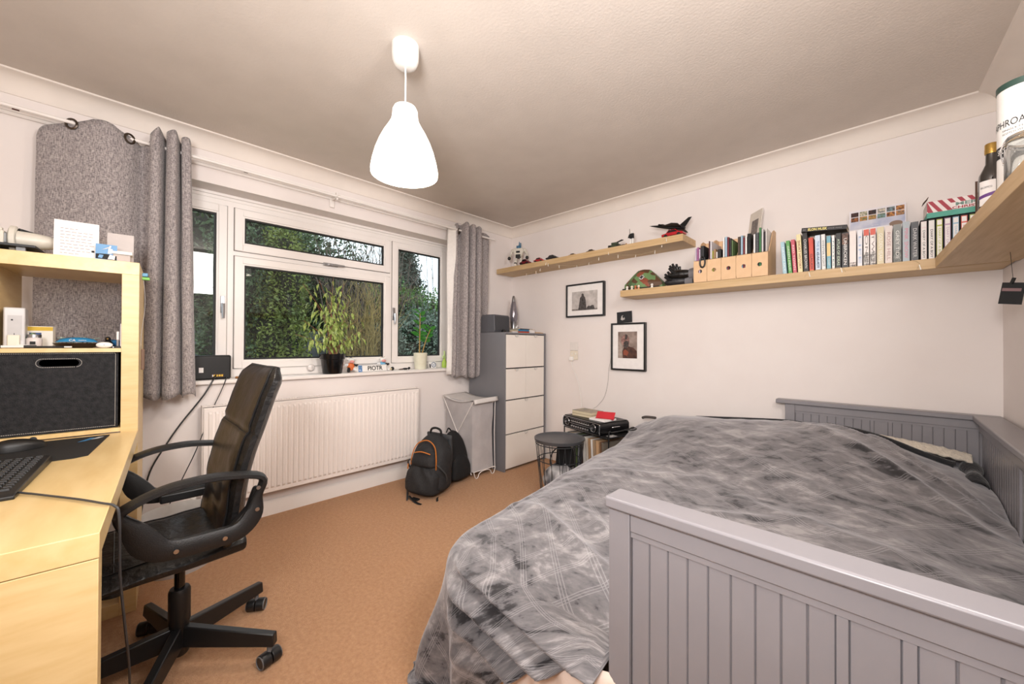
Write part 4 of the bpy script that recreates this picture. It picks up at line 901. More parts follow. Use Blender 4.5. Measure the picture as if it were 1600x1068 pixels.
# ------------------------------------------------------------------ wire basket table
wire_g = mat('grey_wire', '#4B4D50', .4, .6); tray_g = mat('grey_tray', '#5A5B5F', .38, .4)
bx, by, br, bh = 1.225, -.745, .182, .455
t = thing('basket_table', 'round dark grey wire basket table with tray lid by the bed', 'side table', (bx, by, 0))
obj('tray_lid', G().lathe([(0, bh-.014), (br-.018, bh-.014), (br-.008, bh-.008), (br, bh+.002), (br+.004, bh+.002), (br+.002, bh-.012), (br-.002, bh-.022), (0, bh-.02)], 48), tray_g, t, smooth=50)
for z, r in ((bh-.034, br-.006), (.30, br-.022), (.008, br-.05)): obj('ring', G().tube([(r*math.cos(i*PI/20), r*math.sin(i*PI/20), z) for i in range(40)], .0035 if z > .02 else .0045, 6, closed=True), wire_g, t)
r0, r1 = br-.05, br-.006; rr = random.Random(5)
for i in range(32):
    a = i/32*2*PI; b = a+(.22 if i % 2 else -.22)*(.6+rr.random()*.8)
    obj('wire', G().cyl((r0*math.cos(a), r0*math.sin(a), .008), (r1*math.cos(b), r1*math.sin(b), bh-.034), .0021, n=5), wire_g, t)
obj('bottom_plate', G().cyl((0, 0, .004), (0, 0, .007), r0, n=32), wire_g, t)
t = thing('blanket_bundle', 'pale grey patterned cloth bundle inside the wire basket', 'cloth', (bx, by, .01))
obj('cloth', G().grid(lambda a, b: ((.095+.03*b+.022*nz(a*9 % 9, b*6, 2))*math.sin(b*PI*.98+.01)**.4*math.cos(a*2*PI)*1.05, (.095+.03*b+.022*nz(a*9 % 9, b*6, 2))*math.sin(b*PI*.98+.01)**.4*math.sin(a*2*PI)*1.05, .25*b+.02*nz(a*5, b*4, 8)), 40, 20, closeu=True), mat('grey_patterned_cloth', '#C9C5C4', .85, var='#55555A', scale=16, detail=1), t, smooth=60)
t = thing('satchel', 'black bag standing upright inside the wire basket', 'bag', (bx+.015, by+.045, .245))
obj('bag_body', G().prism([(-.07, 0), (.075, 0), (.06, .14), (-.055, .14)], -.028, .028, 'y'), pack_b, t, bevel=.012); obj('bag_strap', G().tube(cat_([(-.05, .0, .13), (-.08, -.04, .09), (-.09, -.06, .02), (-.05, -.08, -.03)], 5), .005, 6), black_pl, t)

# ------------------------------------------------------------------ record rack + record player
RR = rad(-15.8); rx, ry = 1.035, -.425
def rl(x, y, z=0): return (rx+x*math.cos(RR)-y*math.sin(RR), ry+x*math.sin(RR)+y*math.cos(RR), z)
t = thing('record_rack', 'black wire record rack with looped handles against the far wall', 'rack', (rx, ry, 0), RR)
RW, RD, RH = .50, .30, .47
obj('top_shelf', G().box(-.01, .0, RH-.012, RW, RD, RH-.002), black_pl, t, bevel=.002)
obj('lower_shelf', G().box(-.01, .0, .10, RW, RD, .106), black_pl, t)
for x in (-.012, RW+.004):
    P = cat_([(x, .01, .0), (x, .01, .2), (x, .01, RH+.02), (x+(.01 if x > 0 else -.01), .03, RH+.038), (x, .10, RH+.035)], 4); obj('frame_wire', G().tube(P, .005, 6), black_pl, t)
    P = cat_([(x, RD-.01, .0), (x, RD-.01, .3), (x, RD-.02, RH+.035), (x, .2, RH+.04), (x, .10, RH+.035)], 4); obj('frame_wire', G().tube(P, .005, 6), black_pl, t)
    s = 1 if x > 0 else -1
    obj('handle_loop', G().tube(cat_([(x, .17, RH+.04), (x+s*.03, .17, RH+.045), (x+s*.055, .20, RH+.048), (x+s*.05, .24, RH+.05), (x+s*.015, .25, RH+.05)], 5, closed=True), .005, 6), black_pl, t)
x = .005; rr = random.Random(11); cols = ['#D9D0C4', '#1C1C1E', '#B7A48C', '#E6E1DA', '#2B2D33', '#5C7345', '#8C8F97', '#17171A', '#3A2F2B', '#E8E4DE', '#DCD2C6', '#B08A66', '#EFEAE4', '#A88D72', '#C9A27C', '#7A5A44', '#6E6459']
names = 'cream,black,buff,white,navy,green,silver,jet,umber,ivory,bone,caramel,chalk,fawn,apricot,chestnut,taupe'.split(',')
for i, (c, nm) in enumerate(zip(cols, names)):
    th = .012+.010*rr.random(); 
    if i == 16: th = .02
    ln = .0 if i < 8 else .10
    s_ = thing('record_sleeve', '%s-spined record sleeve in the wire rack, %s' % (nm, 'under the record player' if i < 10 else 'leaning at the right end'), 'record', rl(x+.004, .012, .1065), RR, 'records in the wire rack')
    M = Matrix.Rotation(-ln*.6, 3, 'Y'); obj('sleeve', G().ob(M@Vector((0, .14, .158)), (th/2, .14, .155), M), col(c), s_, smooth=0)
    x += th+.0025+(.012 if i > 8 else .006)
print('rec x', x)
# player
t = thing('record_player', 'black retro radio record player with chrome trim on the wire rack', 'record player', rl(-.01, -.012, RH-.001), RR)
PW, PD, PH = .44, .31, .088
P = [(.008, 0), (PW-.008, 0), (PW, .012), (PW, PH-.015), (PW-.012, PH), (.012, PH), (0, PH-.015), (0, .012)]
obj('case', G().prism(P, .006, PD, 'y'), black_gl, t, bevel=.004)
obj('lid', G().box(.01, .015, PH+.0005, PW-.01, PD-.01, PH+.004), black_pl, t, bevel=.001)
P2 = cat_([(x, .004, z) for x, z in ((.02, .004), (PW/2, .003), (PW-.02, .004), (PW-.005, .02), (PW-.005, PH-.018), (PW-.02, PH-.005), (PW/2, PH-.004), (.02, PH-.005), (.005, PH-.018), (.005, .02))], 3, closed=True)
obj('chrome_trim', G().tube(P2, .0028, 6, closed=True), chrome, t)
for x in (.065, PW-.065):
    k = obj('dial', G().lathe([(.030, 0), (.030, -.006), (.026, -.008), (.0, -.008)], 28, (x, .004, .048), axis='y', cap0=True), black_pl, t)
    obj('dial_rim', G().tube([(x+.028*math.cos(q*PI/14), -.004, .048+.028*math.sin(q*PI/14)) for q in range(28)], .0025, 6, closed=True), chrome, k)
    obj('knob', G().cyl((x, -.005, .048), (x, -.02, .048), .009, .008, n=16), chrome, k)
obj('tuning_window', G().box(.105, .0, .050, PW-.105, .003, .072), mat('amber_dark_scale', '#2A2422', .2), t)
obj('trim_bar', G().box(.10, -.001, .040, PW-.10, .003, .044).box(.10, -.001, .075, PW-.10, .003, .077), chrome, t)
for k in range(8): obj('button', G().box(.115+k*.0272, -.006, .014, .134+k*.0272, .003, .028), chrome, t, bevel=.002)
g = G()
for k in range(34): g.box(.112+k*.0065, -.0006, .055, .1135+k*.0065, -.0001, .066 if k % 4 == 0 else .061)
obj('scale_marks', g, white_m, t, smooth=0)['kind'] = 'stuff'
obj('side_handle', G().tube(cat_([(PW+.001, .12, .05), (PW+.014, .13, .056), (PW+.014, .19, .056), (PW+.001, .20, .05)], 4), .004, 6), chrome, t)
z = RH-.001+PH+.005
for lb, c, w_, d_, h_, x, y, a in (('lower cream-paged paperback on the record player', '#A07C4E', .20, .15, .020, .14, .13, .35), ('upper paperback with grey picture cover on the record player', '#B9A88E', .20, .15, .022, .14, .13, .33)):
    p = rl(x, y, z); t = thing('paperback', lb, 'book', p, RR+a-.2); obj('pages', G().box(-w_/2, -d_/2, .001, w_/2, d_/2, h_-.002), cream_m, t); obj('cover', G().box(-w_/2-.002, -d_/2-.001, 0, w_/2+.001, d_/2+.001, .001).box(-w_/2-.002, -d_/2-.001, h_-.0018, w_/2+.001, d_/2+.001, h_), mat('worn_cover_%s' % c[1:], c, .5, var='#74756F', scale=30), t); z += h_+.0004
z = RH-.001+PH+.005
t = thing('paper_pad', 'thick white paper pad at the right of the record player lid', 'paper', rl(.335, .11, z), RR+.15); obj('sheets', G().box(-.075, -.07, 0, .075, .07, .014), white_m, t, bevel=.001)
t = thing('red_card', 'bright red card standing open on the record player', 'card', rl(.345, .13, z+.0145), RR+.55)
obj('front_leaf', G().ob((0, .0, .018), (.07, .0006, .04), Matrix.Rotation(rad(-52), 3, 'X')), col('#C8303A'), t); obj('back_leaf', G().box(-.07, -.045, 0, .07, .03, .001), col('#B3202C'), t)
t = thing('sticker_card', 'small white patterned card on the right end of the rack top', 'card', rl(.465, .07, RH-.0015), RR); obj('sheet', G().box(-.02, -.03, 0, .03, .04, .0012), mat('speckled_card', '#DAD8D6', .6, var='#55555A', scale=90, detail=1), t)

# ------------------------------------------------------------------ wall: pictures, socket, wires
def frame(name, label, x0, z0, x1, z1, px0, pz0, px1, pz1, base, depth=.03):
    t = thing(name, label, 'picture', (x0, -.001, z0)); g = G(); w_, h_ = x1-x0, z1-z0; b = .014
    g.box(0, -depth, 0, b, 0, h_).box(w_-b, -depth, 0, w_, 0, h_).box(b, -depth, 0, w_-b, 0, b).box(b, -depth, h_-b, w_-b, 0, h_)
    obj('frame', g, mat('black_frame', '#0F0F10', .35), t, smooth=0, bevel=.001)
    obj('mount', G().box(b, -.020, b, w_-b, -.014, h_-b), white_m, t)
    p = obj('print', G().box(px0-x0, -.0215, pz0-z0, px1-x0, -.0203, pz1-z0), base, t); return t, p
def blob(par, pts, m, x0, z0, y=-.0222):
    g = G(); n = len(pts); vs = [(x0+a, y-d, z0+b) for d in (0, .0006) for a, b in pts]
    g.add(vs, [tuple(range(n)), tuple(range(n, 2*n))[::-1]]+[(i, (i+1) % n, (i+1) % n+n, i+n) for i in range(n)]); return obj('printed_shape', g, m, par, smooth=0)
misty = mat('misty_grey_print', '#CFC8C4', .6, var='#A9A29E', scale=22, detail=5)
t, p = frame('picture_frame', 'landscape black-framed grey picture below the upper shelf', .757, 1.402, 1.171, 1.712, .822, 1.462, 1.100, 1.640, misty)
px, pz = .065, .06
dk = mat('charcoal_print', '#2E2A2A', .7, var='#5A5554', scale=60)
blob(p, [(.072, .006), (.165, .004), (.160, .03), (.155, .085), (.148, .118), (.135, .132), (.131, .150), (.120, .158), (.108, .150), (.108, .134), (.092, .118), (.086, .08), (.080, .04)], dk, px, pz)
blob(p, [(.160, .006), (.250, .006), (.240, .04), (.220, .044), (.205, .034), (.185, .040), (.17, .03)], dk, px, pz)
blob(p, [(.0, .0), (.278, .0), (.278, .014), (.0, .016)], mat('ground_print', '#8E8782', .7, scale=50, var='#6E6864'), px, pz, y=-.0217)
t, p = frame('picture_frame', 'portrait black-framed colour picture beside the bed', 1.240, .926, 1.553, 1.329, 1.305, 1.030, 1.478, 1.255, mat('brown_blurred_print', '#6A5850', .6, var='#A8968C', scale=18, detail=5))
px, pz = .065, .104
blob(p, [(.0, .0), (.06, .0), (.05, .06), (.035, .12), (.0, .15)], mat('stone_print', '#B9ABA0', .7, scale=40, var='#8C7D74'), px, pz)
blob(p, [(.045, .0), (.173, .0), (.173, .06), (.14, .09), (.10, .10), (.06, .10), (.04, .06)], mat('dark_brown_print', '#33221E', .7, var='#5E3B2E', scale=40), px, pz, -.0226)
blob(p, [(.035, .12), (.06, .095), (.09, .09), (.105, .11), (.105, .16), (.09, .195), (.06, .20), (.035, .18), (.028, .15)], mat('muted_rose_print', '#B08A80', .7, var='#6E4A44', scale=60), px, pz, -.0230)
blob(p, [(.05, .10), (.075, .085), (.10, .10), (.10, .14), (.075, .15), (.055, .135)], mat('black_brown_print', '#1E1817', .7, var='#5A504C', scale=90), px, pz, -.0236)
blob(p, [(.065, .16), (.085, .16), (.09, .195), (.07, .205)], mat('black_brown_print', '#1E1817', .7), px, pz, -.0236)
blob(p, [(.05, .03), (.085, .02), (.10, .05), (.07, .075), (.05, .06)], mat('rust_print', '#8E4A34', .7), px, pz, -.0236)
t = thing('photo_card', 'small dark photo card tucked on top of the portrait frame', 'photo', (1.305, -.012, 1.330), rot=(rad(-2), rad(-3), 0))
p = obj('card', G().box(-.015, -.001, 0, .125, .001, .095), mat('near_black_print', '#17191D', .4), t); blob(p, [(.02, .03), (.035, .02), (.06, .03), (.055, .05), (.05, .035), (.035, .05), (.045, .065), (.03, .06)], col('#B9B4B0'), 0, 0, -.0013)
t = thing('wall_socket', 'cream double wall socket with a white plug on the far wall', 'socket', (.795, -.001, 1.0))
obj('blank_plate', G().box(0, -.010, .088, .085, 0, .170), mat('pale_plate', '#E4DDD8', .45), t, bevel=.003); obj('socket_plate', G().box(0, -.010, .0, .085, 0, .084), mat('cream_plate', '#E6DCCB', .4), t, bevel=.003)
obj('switch', G().box(.060, -.014, .05, .068, -.0101, .064), white_pl, t, bevel=.001); obj('switch', G().box(.020, -.014, .05, .028, -.0101, .064), white_pl, t, bevel=.001)
obj('plug', G().box(.005, -.038, -.01, .045, -.0101, .03), white_pl, t, bevel=.005)
P = cat_([(.82, -.03, .99), (.84, -.03, .93), (.90, -.03, .80), (.93, -.04, .70), (.96, -.06, .62), (1.0, -.12, .585)], 6)
tag(obj('power_cord', G().tube(P, .003, 6), white_pl), 'white power cord running from the wall socket down to the record player', 'cord')
P = cat_([(1.237, -.012, 1.10), (1.226, -.01, 1.0), (1.21, -.01, .93), (1.20, -.012, .80), (1.17, -.02, .68), (1.12, -.05, .60), (1.10, -.09, .578)], 6)
tag(obj('aerial_wire', G().tube(P, .0014, 5), mat('pale_grey_wire', '#9B9592', .5)), 'thin grey wire hanging from behind the portrait frame', 'wire')

# ------------------------------------------------------------------ upper shelf contents (z = 1.930)
US = 1.9305
def uph(name, label, cat, x, y=-.15, rz=0): return thing(name, label, cat, (x, y, US), rz)
t = uph('toy_robot', 'white, black and blue toy robot at the left end of the upper shelf', 'toy', .235, -.14, .5)
for s in (-1, 1):
    l = obj('leg', G().box(s*.035-.015, -.02, 0, s*.035+.015, .03, .02).box(s*.034-.010, -.01, .02, s*.034+.010, .012, .055).box(s*.030-.013, -.013, .055, s*.030+.013, .015, .085).box(s*.024-.01, -.01, .085, s*.024+.01, .012, .115), wsh, t, bevel=.004)
    obj('knee', G().box(s*.033-.012, -.015, .05, s*.033+.012, .014, .06).box(s*.036-.016, -.022, .0, s*.036+.016, .0, .012), black_pl, l)
    a = obj('arm', G().ball((s*.062, 0, .185), (.020, .02, .02)).tube([(s*.068, 0, .18), (s*.088, .0, .145), (s*.092, -.02, .115)], [.012, .011, .013], 8), wsh, t)
    obj('fist', G().ball((s*.095, -.024, .102), (.017, .016, .018)), black_pl, a)
obj('torso', G().prism([(-.03, .115), (.03, .115), (.055, .17), (.048, .205), (-.048, .205), (-.055, .17)], -.028, .028, 'y'), wsh, t, bevel=.006)
obj('belly', G().box(-.026, -.03, .105, .026, .03, .14).box(-.02, -.033, .155, .02, -.028, .175), black_pl, t, bevel=.003)
hd = obj('head', G().box(-.012, -.014, .205, .014, .014, .235), col('#3E6E8E'), t, bevel=.004); obj('crest', G().prism([(.0, .235), (.012, .235), (.01, .275), (.004, .275)], -.006, .006, 'y').box(.016, -.01, .20, .026, .01, .262).box(-.022, -.01, .2, -.015, .01, .235), col('#3E6E8E'), hd, bevel=.002)
def car(name, label, x, y, L, H_, body, rz, dark=False):
    t = thing(name, label, 'toy car', (x, y, US), rz, group='toy cars on the upper shelf'); h = H_
    P = [(-L/2, .25*h), (-L/2, .55*h), (-L*.30, .62*h), (-L*.17, .98*h), (L*.14, h), (L*.30, .62*h), (L*.47, .52*h), (L/2, .25*h)]
    obj('body', G().prism(P, -L*.21, L*.21, 'y'), body, t, bevel=.003)
    obj('windows', G().prism([(-L*.25, .64*h), (-L*.15, .92*h), (L*.12, .93*h), (L*.25, .64*h)], -L*.213, L*.213, 'y'), mat('toy_window', '#15181B', .12), t)
    for a in (-.3, .3):
        for s in (-1, 1): obj('wheel', G().cyl((a*L, s*L*.15, h*.24), (a*L, s*L*.225, h*.24), h*.24, n=16), black_pl, t)
    return t
car('toy_car', 'dark red toy car beside the toy robot on the upper shelf', .39, -.205, .12, .058, col('#6B1F27', .25), .05)
car('toy_car', 'bright red toy car, second from the toy robot', .57, -.205, .11, .045, col('#A3232A', .25), .1)
car('toy_car', 'black toy car, third from the toy robot on the upper shelf', .73, -.205, .125, .045, col('#1B1C20', .25), .05)
car('toy_car', 'low tan toy car near the middle of the upper shelf', .96, -.20, .09, .024, col('#9C7B55', .3), .05)
car('toy_car', 'low brown toy car in the middle of the upper shelf', 1.15, -.20, .09, .028, col('#6E5A45', .3), .05)
t = uph('toy_quad_bike', 'small dark green model vehicle at the middle right of the upper shelf', 'toy', 1.37, -.205, .1)
obj('chassis', G().box(-.05, -.015, .012, .05, .015, .028).box(-.02, -.02, .028, .03, .02, .045), col('#39422F'), t, bevel=.002)
obj('gun_barrel', G().cyl((.0, 0, .04), (.075, 0, .058), .004).cyl((-.02, .01, .04), (.06, .01, .065), .003), black_pl, t)
for a in (-.035, .035):
    for s in (-1, 1): obj('wheel', G().cyl((a, s*.014, .012), (a, s*.024, .012), .012, n=12), black_pl, t)
t = uph('toy_soldier', 'small white and black standing figure on the upper shelf', 'toy', 1.525, -.21)
for s in (-1, 1): obj('leg', G().box(s*.009-.006, -.006, 0, s*.009+.006, .006, .05), white_pl, t)
obj('torso', G().box(-.016, -.008, .05, .016, .008, .09), plain_black, t, bevel=.002); obj('arms', G().tube([(-.02, 0, .085), (-.024, -.01, .06), (.0, -.016, .06)], .005, 6), plain_black, t); obj('head', G().ball((0, 0, .101), .009), white_pl, t); obj('rifle', G().cyl((-.01, -.016, .05), (-.012, -.014, .125), .002, n=6), black_pl, t)
t = uph('toy_figure', 'tiny dark reclining figure next to the standing figure', 'toy', 1.45, -.215); obj('body', G().ball((0, 0, .009), (.03, .01, .009)), col('#5A4A3D'), t); obj('head', G().ball((.03, 0, .014), .008), col('#B8906D'), t)
car('toy_car', 'red sports model car under the black jet on the upper shelf', 1.845, -.19, .16, .055, col('#B3202A', .2), -.05)
t = uph('model_jet', 'black delta-wing model jet on a stand at the right of the upper shelf', 'toy', 1.775, -.17, 0)
t.rotation_euler = (rad(12), rad(-16), rad(172))
jb = mat('jet_black', '#121314', .35)
# local +x nose
obj('fuselage', G().lathe([(0, -.12), (.012, -.115), (.015, -.05), (.015, .03), (.011, .09), (.004, .16), (0, .185)], 16, (0, 0, .10), axis='x'), jb, t, smooth=60)
obj('delta_wing', G().prism([(.09, .0), (-.05, .085), (-.10, .085), (-.105, .0), (-.10, -.085), (-.05, -.085)], .097, .101, 'z'), jb, t)
obj('canard', G().prism([(.11, 0), (.085, .035), (.07, .035), (.075, 0), (.07, -.035), (.085, -.035)], .103, .106, 'z'), jb, t)
obj('tail_fin', G().prism([(-.06, .11), (-.115, .11), (-.135, .185), (-.112, .18)], -.002, .002, 'y'), jb, t)
obj('canopy', G().ball((.075, 0, .112), (.026, .008, .008)), black_gl, t)
obj('stand', G().cyl((-.0, 0, .09), (.02, .0, .002), .004), black_pl, t)

def fairy(name, label, pts, drops):
    t = obj(name, G().tube(cat_(pts, 5), .0011, 4), mat('pale_gold_wire', '#C9B48E', .4), None); tag(t, label, 'string lights')
    P = cat_(pts, 5); rr = random.Random(2)
    for i in range(drops):
        p = P[int((i+.5)/drops*(len(P)-1))]; obj('light', G().cyl(p, p+Vector((rr.uniform(-.006, .006), -.002, -.026)), .0022, .0028, n=6), mat('clear_bulb', '#F3EEE2', .2), t)
fairy('fairy_lights', 'thin fairy light string tacked under the upper shelf', [(.25, -.10, 1.874), (.45, -.14, 1.868), (.58, -.20, 1.874), (.70, -.262, 1.905), (.74, -.262, 1.885), (.85, -.15, 1.870), (1.0, -.10, 1.868), (1.2, -.2, 1.872), (1.33, -.262, 1.90), (1.40, -.2, 1.874), (1.55, -.12, 1.868), (1.72, -.18, 1.870), (1.80, -.263, 1.905), (1.84, -.263, 1.93)], 15)
fairy('fairy_lights', 'thin fairy light string drooping over the lower shelf edge under the books', [(2.62, -.262, 1.54), (2.64, -.262, 1.565), (2.70, -.262, 1.574), (2.78, -.262, 1.572), (2.80, -.263, 1.545)], 2)
fairy('fairy_lights', 'short fairy light loop at the lower shelf edge near the corner shelf', [(3.05, -.262, 1.574), (3.075, -.263, 1.555), (3.07, -.263, 1.535), (3.065, -.263, 1.525)], 1)

# ------------------------------------------------------------------ lower shelf contents (z = 1.572)
LS = 1.5725
t = thing('toy_tank', 'camouflage-painted toy tank hull with a white-edged cross on the lower shelf', 'toy', (1.60, -.145, LS), .05)
def camo():
    M = D.materials.new('camouflage'); M.use_nodes = True; nt = M.node_tree; N = nt.nodes; L = nt.links; p = N['Principled BSDF']; p.inputs['Roughness'].default_value = .6
    tc = N.new('ShaderNodeTexCoord'); v = N.new('ShaderNodeTexVoronoi'); v.inputs['Scale'].default_value = 22; L.new(tc.outputs['Object'], v.inputs['Vector'])
    r = N.new('ShaderNodeValToRGB'); r.color_ramp.interpolation = 'CONSTANT'; e = r.color_ramp.elements; e[0].color = C('#6B8A5A'); e[1].position = .45; e[1].color = C('#54704A'); x = e.new(.62); x.color = C('#8A4A35'); x = e.new(.8); x.color = C('#5A3F2A')
    sp_ = N.new('ShaderNodeSeparateColor'); L.new(v.outputs['Color'], sp_.inputs[0]); L.new(sp_.outputs[0], r.inputs[0]); L.new(r.outputs[0], p.inputs['Base Color']); return M
cm = camo(); tb = .105
vs = []
for z_, ax, ay in ((.012, .165, .10), (.05, .16, .10), (.125, .085, .06), (.155, .05, .035), (.16, .02, .02)):
    vs += [(ax*math.cos(q*PI/4+PI/8), ay*math.sin(q*PI/4+PI/8), z_) for q in range(8)]
g = G().add(vs, [(i*8+j, i*8+(j+1) % 8, (i+1)*8+(j+1) % 8, (i+1)*8+j) for i in range(4) for j in range(8)]+[tuple(range(8))[::-1], tuple(range(32, 40))])
obj('hull', g, cm, t, smooth=0, bevel=.002)
obj('track_skirt', G().box(-.145, -.09, 0, .145, .09, .013), black_pl, t, bevel=.002)
a_ = math.atan2(.038, .075); Mx = Matrix.Translation((0.01, -.078, .088))@Matrix.Rotation(-a_, 4, 'X')
def emb(pts, y, m):
    g = G(); n = len(pts); vs = [Mx@Vector((p[0], y-d, p[1])) for d in (0, .002) for p in pts]; g.add(vs, [tuple(range(n)), tuple(range(n, 2*n))[::-1]]+[(i, (i+1) % n, (i+1) % n+n, i+n) for i in range(n)]); obj('cross_emblem', g, m, t, smooth=0)
def crs(a, b): return [(-b, -a), (b, -a), (b, -b), (a, -b), (a, b), (b, b), (b, a), (-b, a), (-b, b), (-a, b), (-a, -b), (-b, -b)]
emb(crs(.019, .009), -.004, white_m); emb(crs(.016, .005), -.0065, plain_black)
for i, (x, c) in enumerate(((-.095, '#F0EAE0'), (-.055, '#E8DFD0'), (-.025, '#B86A45'), (.0, '#D99A70'), (.105, '#EDE8E0'))):
    s_ = thing('toy_gnome', ['white tiny round toy leftmost before the camouflage hull', 'cream tiny round toy second before the camouflage hull', 'brown tiny round toy third before the camouflage hull', 'orange tiny round toy fourth before the camouflage hull', 'white tiny round toy at the right end before the camouflage hull'][i], 'toy', (1.60+x, -.247, LS))
    obj('body', G().cyl((0, 0, 0), (0, 0, .012), .010, .007, n=12), col(c), s_); obj('head', G().ball((0, 0, .021), .010), col('#EADBC8' if i % 2 else c), s_)
t = thing('leather_gloves', 'pair of black and grey leather motorcycle gloves piled left of the magazine files', 'gloves', (1.87, -.15, LS), .1)
for k, (dx, dz, ry_) in enumerate(((-.01, .0, .1), (.02, .045, -.1))):
    pm = obj('palm', G().ball((dx, -.02*k, .038+dz), (.095, .05, .036), 18, 10), leather if k else mat('charcoal_leather', '#2E2E31', .45, bump=.3, bscale=60), t, smooth=60)
    obj('cuff', G().lathe([(.040, -.03), (.046, -.0), (.052, .025), (.046, .026), (.040, 0), (.036, -.03)], 20, (dx+.085, -.02*k, .035+dz), axis='x'), mat('grey_leather', '#77767A', .5), pm)
    for i in range(5):
        a = rad(150-i*17); L_ = (.06, .075, .08, .072, .055)[i]; y = -.035+i*.018-.02*k
        p0 = Vector((dx-.03, y, .045+dz)); d1 = Vector((math.cos(a), 0, math.sin(a)*.75+.25*k)).normalized()
        obj('finger', G().tube([p0, p0+d1*L_*.5, p0+d1*L_+Vector((0, 0, .008))], [.013, .0125, .008], 8), leather, pm)
# magazine files
FX0 = 2.004; FWd = .0872; FRY = -.256
for i in range(5):
    x0 = FX0+i*FWd+.001; x1 = FX0+(i+1)*FWd-.001
    lb = ['leftmost plywood magazine file, with a black handle over its front', 'second plywood magazine file from the left', 'middle plywood magazine file on the lower shelf', 'fourth plywood magazine file from the left', 'rightmost plywood magazine file, with its tall side showing'][i]
    t = thing('magazine_file', lb, 'magazine file', (x0, FRY, LS), group='plywood magazine files'); w_ = x1-x0
    n = 16; hz = .075; hr = .0125; F4 = [(0, 0), (w_, 0), (w_, .15), (0, .15)]
    outer = []; 
    for k in range(n*2):
        q = 2*PI*(k+.5)/(n*2); c, s = math.cos(q), math.sin(q); kk = max(abs(c)/(w_/2), abs(s)/.075); outer.append((w_/2+c/kk, .075+s/kk))
    # move exact corners
    inner = [(w_/2+hr*math.cos(2*PI*(k+.5)/(n*2)), hz+hr*math.sin(2*PI*(k+.5)/(n*2))) for k in range(n*2)]
    g = G(); m_ = n*2
    for y in (0, .005): g.add([(a, y, b) for a, b in outer+inner], [(k, (k+1) % m_, (k+1) % m_+m_, k+m_) for k in range(m_)])
    g.add([(a, y, b) for y in (0, .005) for a, b in inner], [(k, (k+1) % m_, (k+1) % m_+m_, k+m_) for k in range(m_)])
    g.box(0, 0, 0, w_, .005, .002).box(0, 0, .148, w_, .005, .15)
    obj('front_panel', g, ply, t, smooth=30)
    SP = [(.0055, 0), (.25, 0), (.25, .318), (.19, .318), (.15, .30), (.10, .23), (.04, .155), (.0055, .15)]
    obj('side_panel', G().prism(SP, 0, .004, 'x'), ply, t); obj('side_panel', G().prism(SP, w_-.004, w_, 'x'), ply, t)
    obj('back_panel', G().box(.0045, .245, .0, w_-.0045, .25, .318), ply, t); obj('base_panel', G().box(.0045, .0055, 0, w_-.0045, .2445, .004), ply, t)
mags = [(0, '#C9B5CC', .010, .235), (0, '#B06A9C', .010, .24), (0, '#D8C9DA', .008, .225), (0, '#26282D', .022, .245),
        (1, '#5A2630', .006, .27), (1, '#D5CFD2', .012, .265), (1, '#C7C35A', .006, .20), (1, '#A98762', .012, .21), (1, '#EFEAE6', .008, .19), (1, '#17171A', .020, .205),
        (2, '#F0EDEA', .010, .275), (2, '#A6C3D6', .012, .28), (2, '#8A3138', .008, .275), (2, '#2A2326', .012, .265), (2, '#6E8C5C', .006, .25),
        (3, '#4A3A30', .014, .265), (3, '#9DB9CC', .012, .27), (3, '#8C3A40', .008, .255), (3, '#F0EEEA', .010, .26), (3, '#1B1B1D', .018, .275),
        (4, '#EFECEA', .010, .265), (4, '#55575C', .016, .272), (4, '#3F7F4B', .010, .30), (4, '#CFCBCB', .010, .29), (4, '#3A2C33', .006, .27), (4, '#E9E4E0', .006, .29)]
mn = 'lilac,magenta,pale mauve,black plastic,maroon,pale grey,yellow-green,tan,white,black rounded,white,light blue,dark red,brown-black,green,dark brown,blue,crimson,white,black spiral,white,grey wire-bound,green,silver-grey,dark plum,clear'.split(',')
fill = [0]*5; fpos = ['leftmost', 'second', 'middle', 'fourth', 'rightmost']
for (k, c, th, h_), nm in zip(mags, mn):
    x = FX0+k*FWd+.008+fill[k]; fill[k] += th+.0025
    t = thing('folder' if k in (0, 1) else 'magazine', '%s %s standing in the %s plywood file' % (nm, 'folder' if th > .011 else 'magazine', fpos[k]), 'folder' if th > .011 else 'magazine', (x, FRY+.012, LS+.005), group='magazines and folders in the plywood files')
    obj('cover', G().box(0, .0, 0, .0008, .20, h_).box(th-.0008, 0, 0, th, .20, h_).box(0, 0, 0, th, .0008, h_), col(c), t, smooth=0)
    obj('pages', G().box(.001, .001, .001, th-.001, .198, h_-.003), white_m if th < .02 else col(c), t, smooth=0)
    if 'spiral' in nm or 'wire' in nm:
        g = G()
        for q in range(22): g.tube([(th/2+.55*th*math.cos(a), -.002+.003*math.sin(a), h_-.01-q*.0105) for a in [i*PI/4 for i in range(8)]], .0012, 4, closed=True)
        obj('spiral_binding', g, black_pl if 'black' in nm else steel, t)['kind'] = 'stuff'
t = thing('carry_handle', 'black looped handle hooked over the front of the leftmost file', 'handle', (2.065, -.262, 1.70))
obj('loop', G().tube(cat_([(-.012, 0, .035), (-.016, 0, .0), (-.008, 0, -.024), (.008, -.002, -.024), (.016, 0, .0), (.012, 0, .035), (0, .001, .045)], 4, closed=True), .0055, 8), black_pl, t)
t = thing('framed_print', 'tall pale card with a small dark picture standing behind the magazine files', 'picture', (2.33, -.06, LS+.32-.035), rad(-48))
obj('card', G().ob((0, 0, .07), (.066, .003, .115), Matrix.Rotation(rad(-7), 3, 'X')), mat('ivory_card', '#DCD3C8', .7), t)
obj('printed_picture', G().ob((0, -.004, .055), (.036, .001, .072), Matrix.Rotation(rad(-7), 3, 'X')), mat('grey_print', '#8F8580', .7, var='#55504E', scale=50), t)
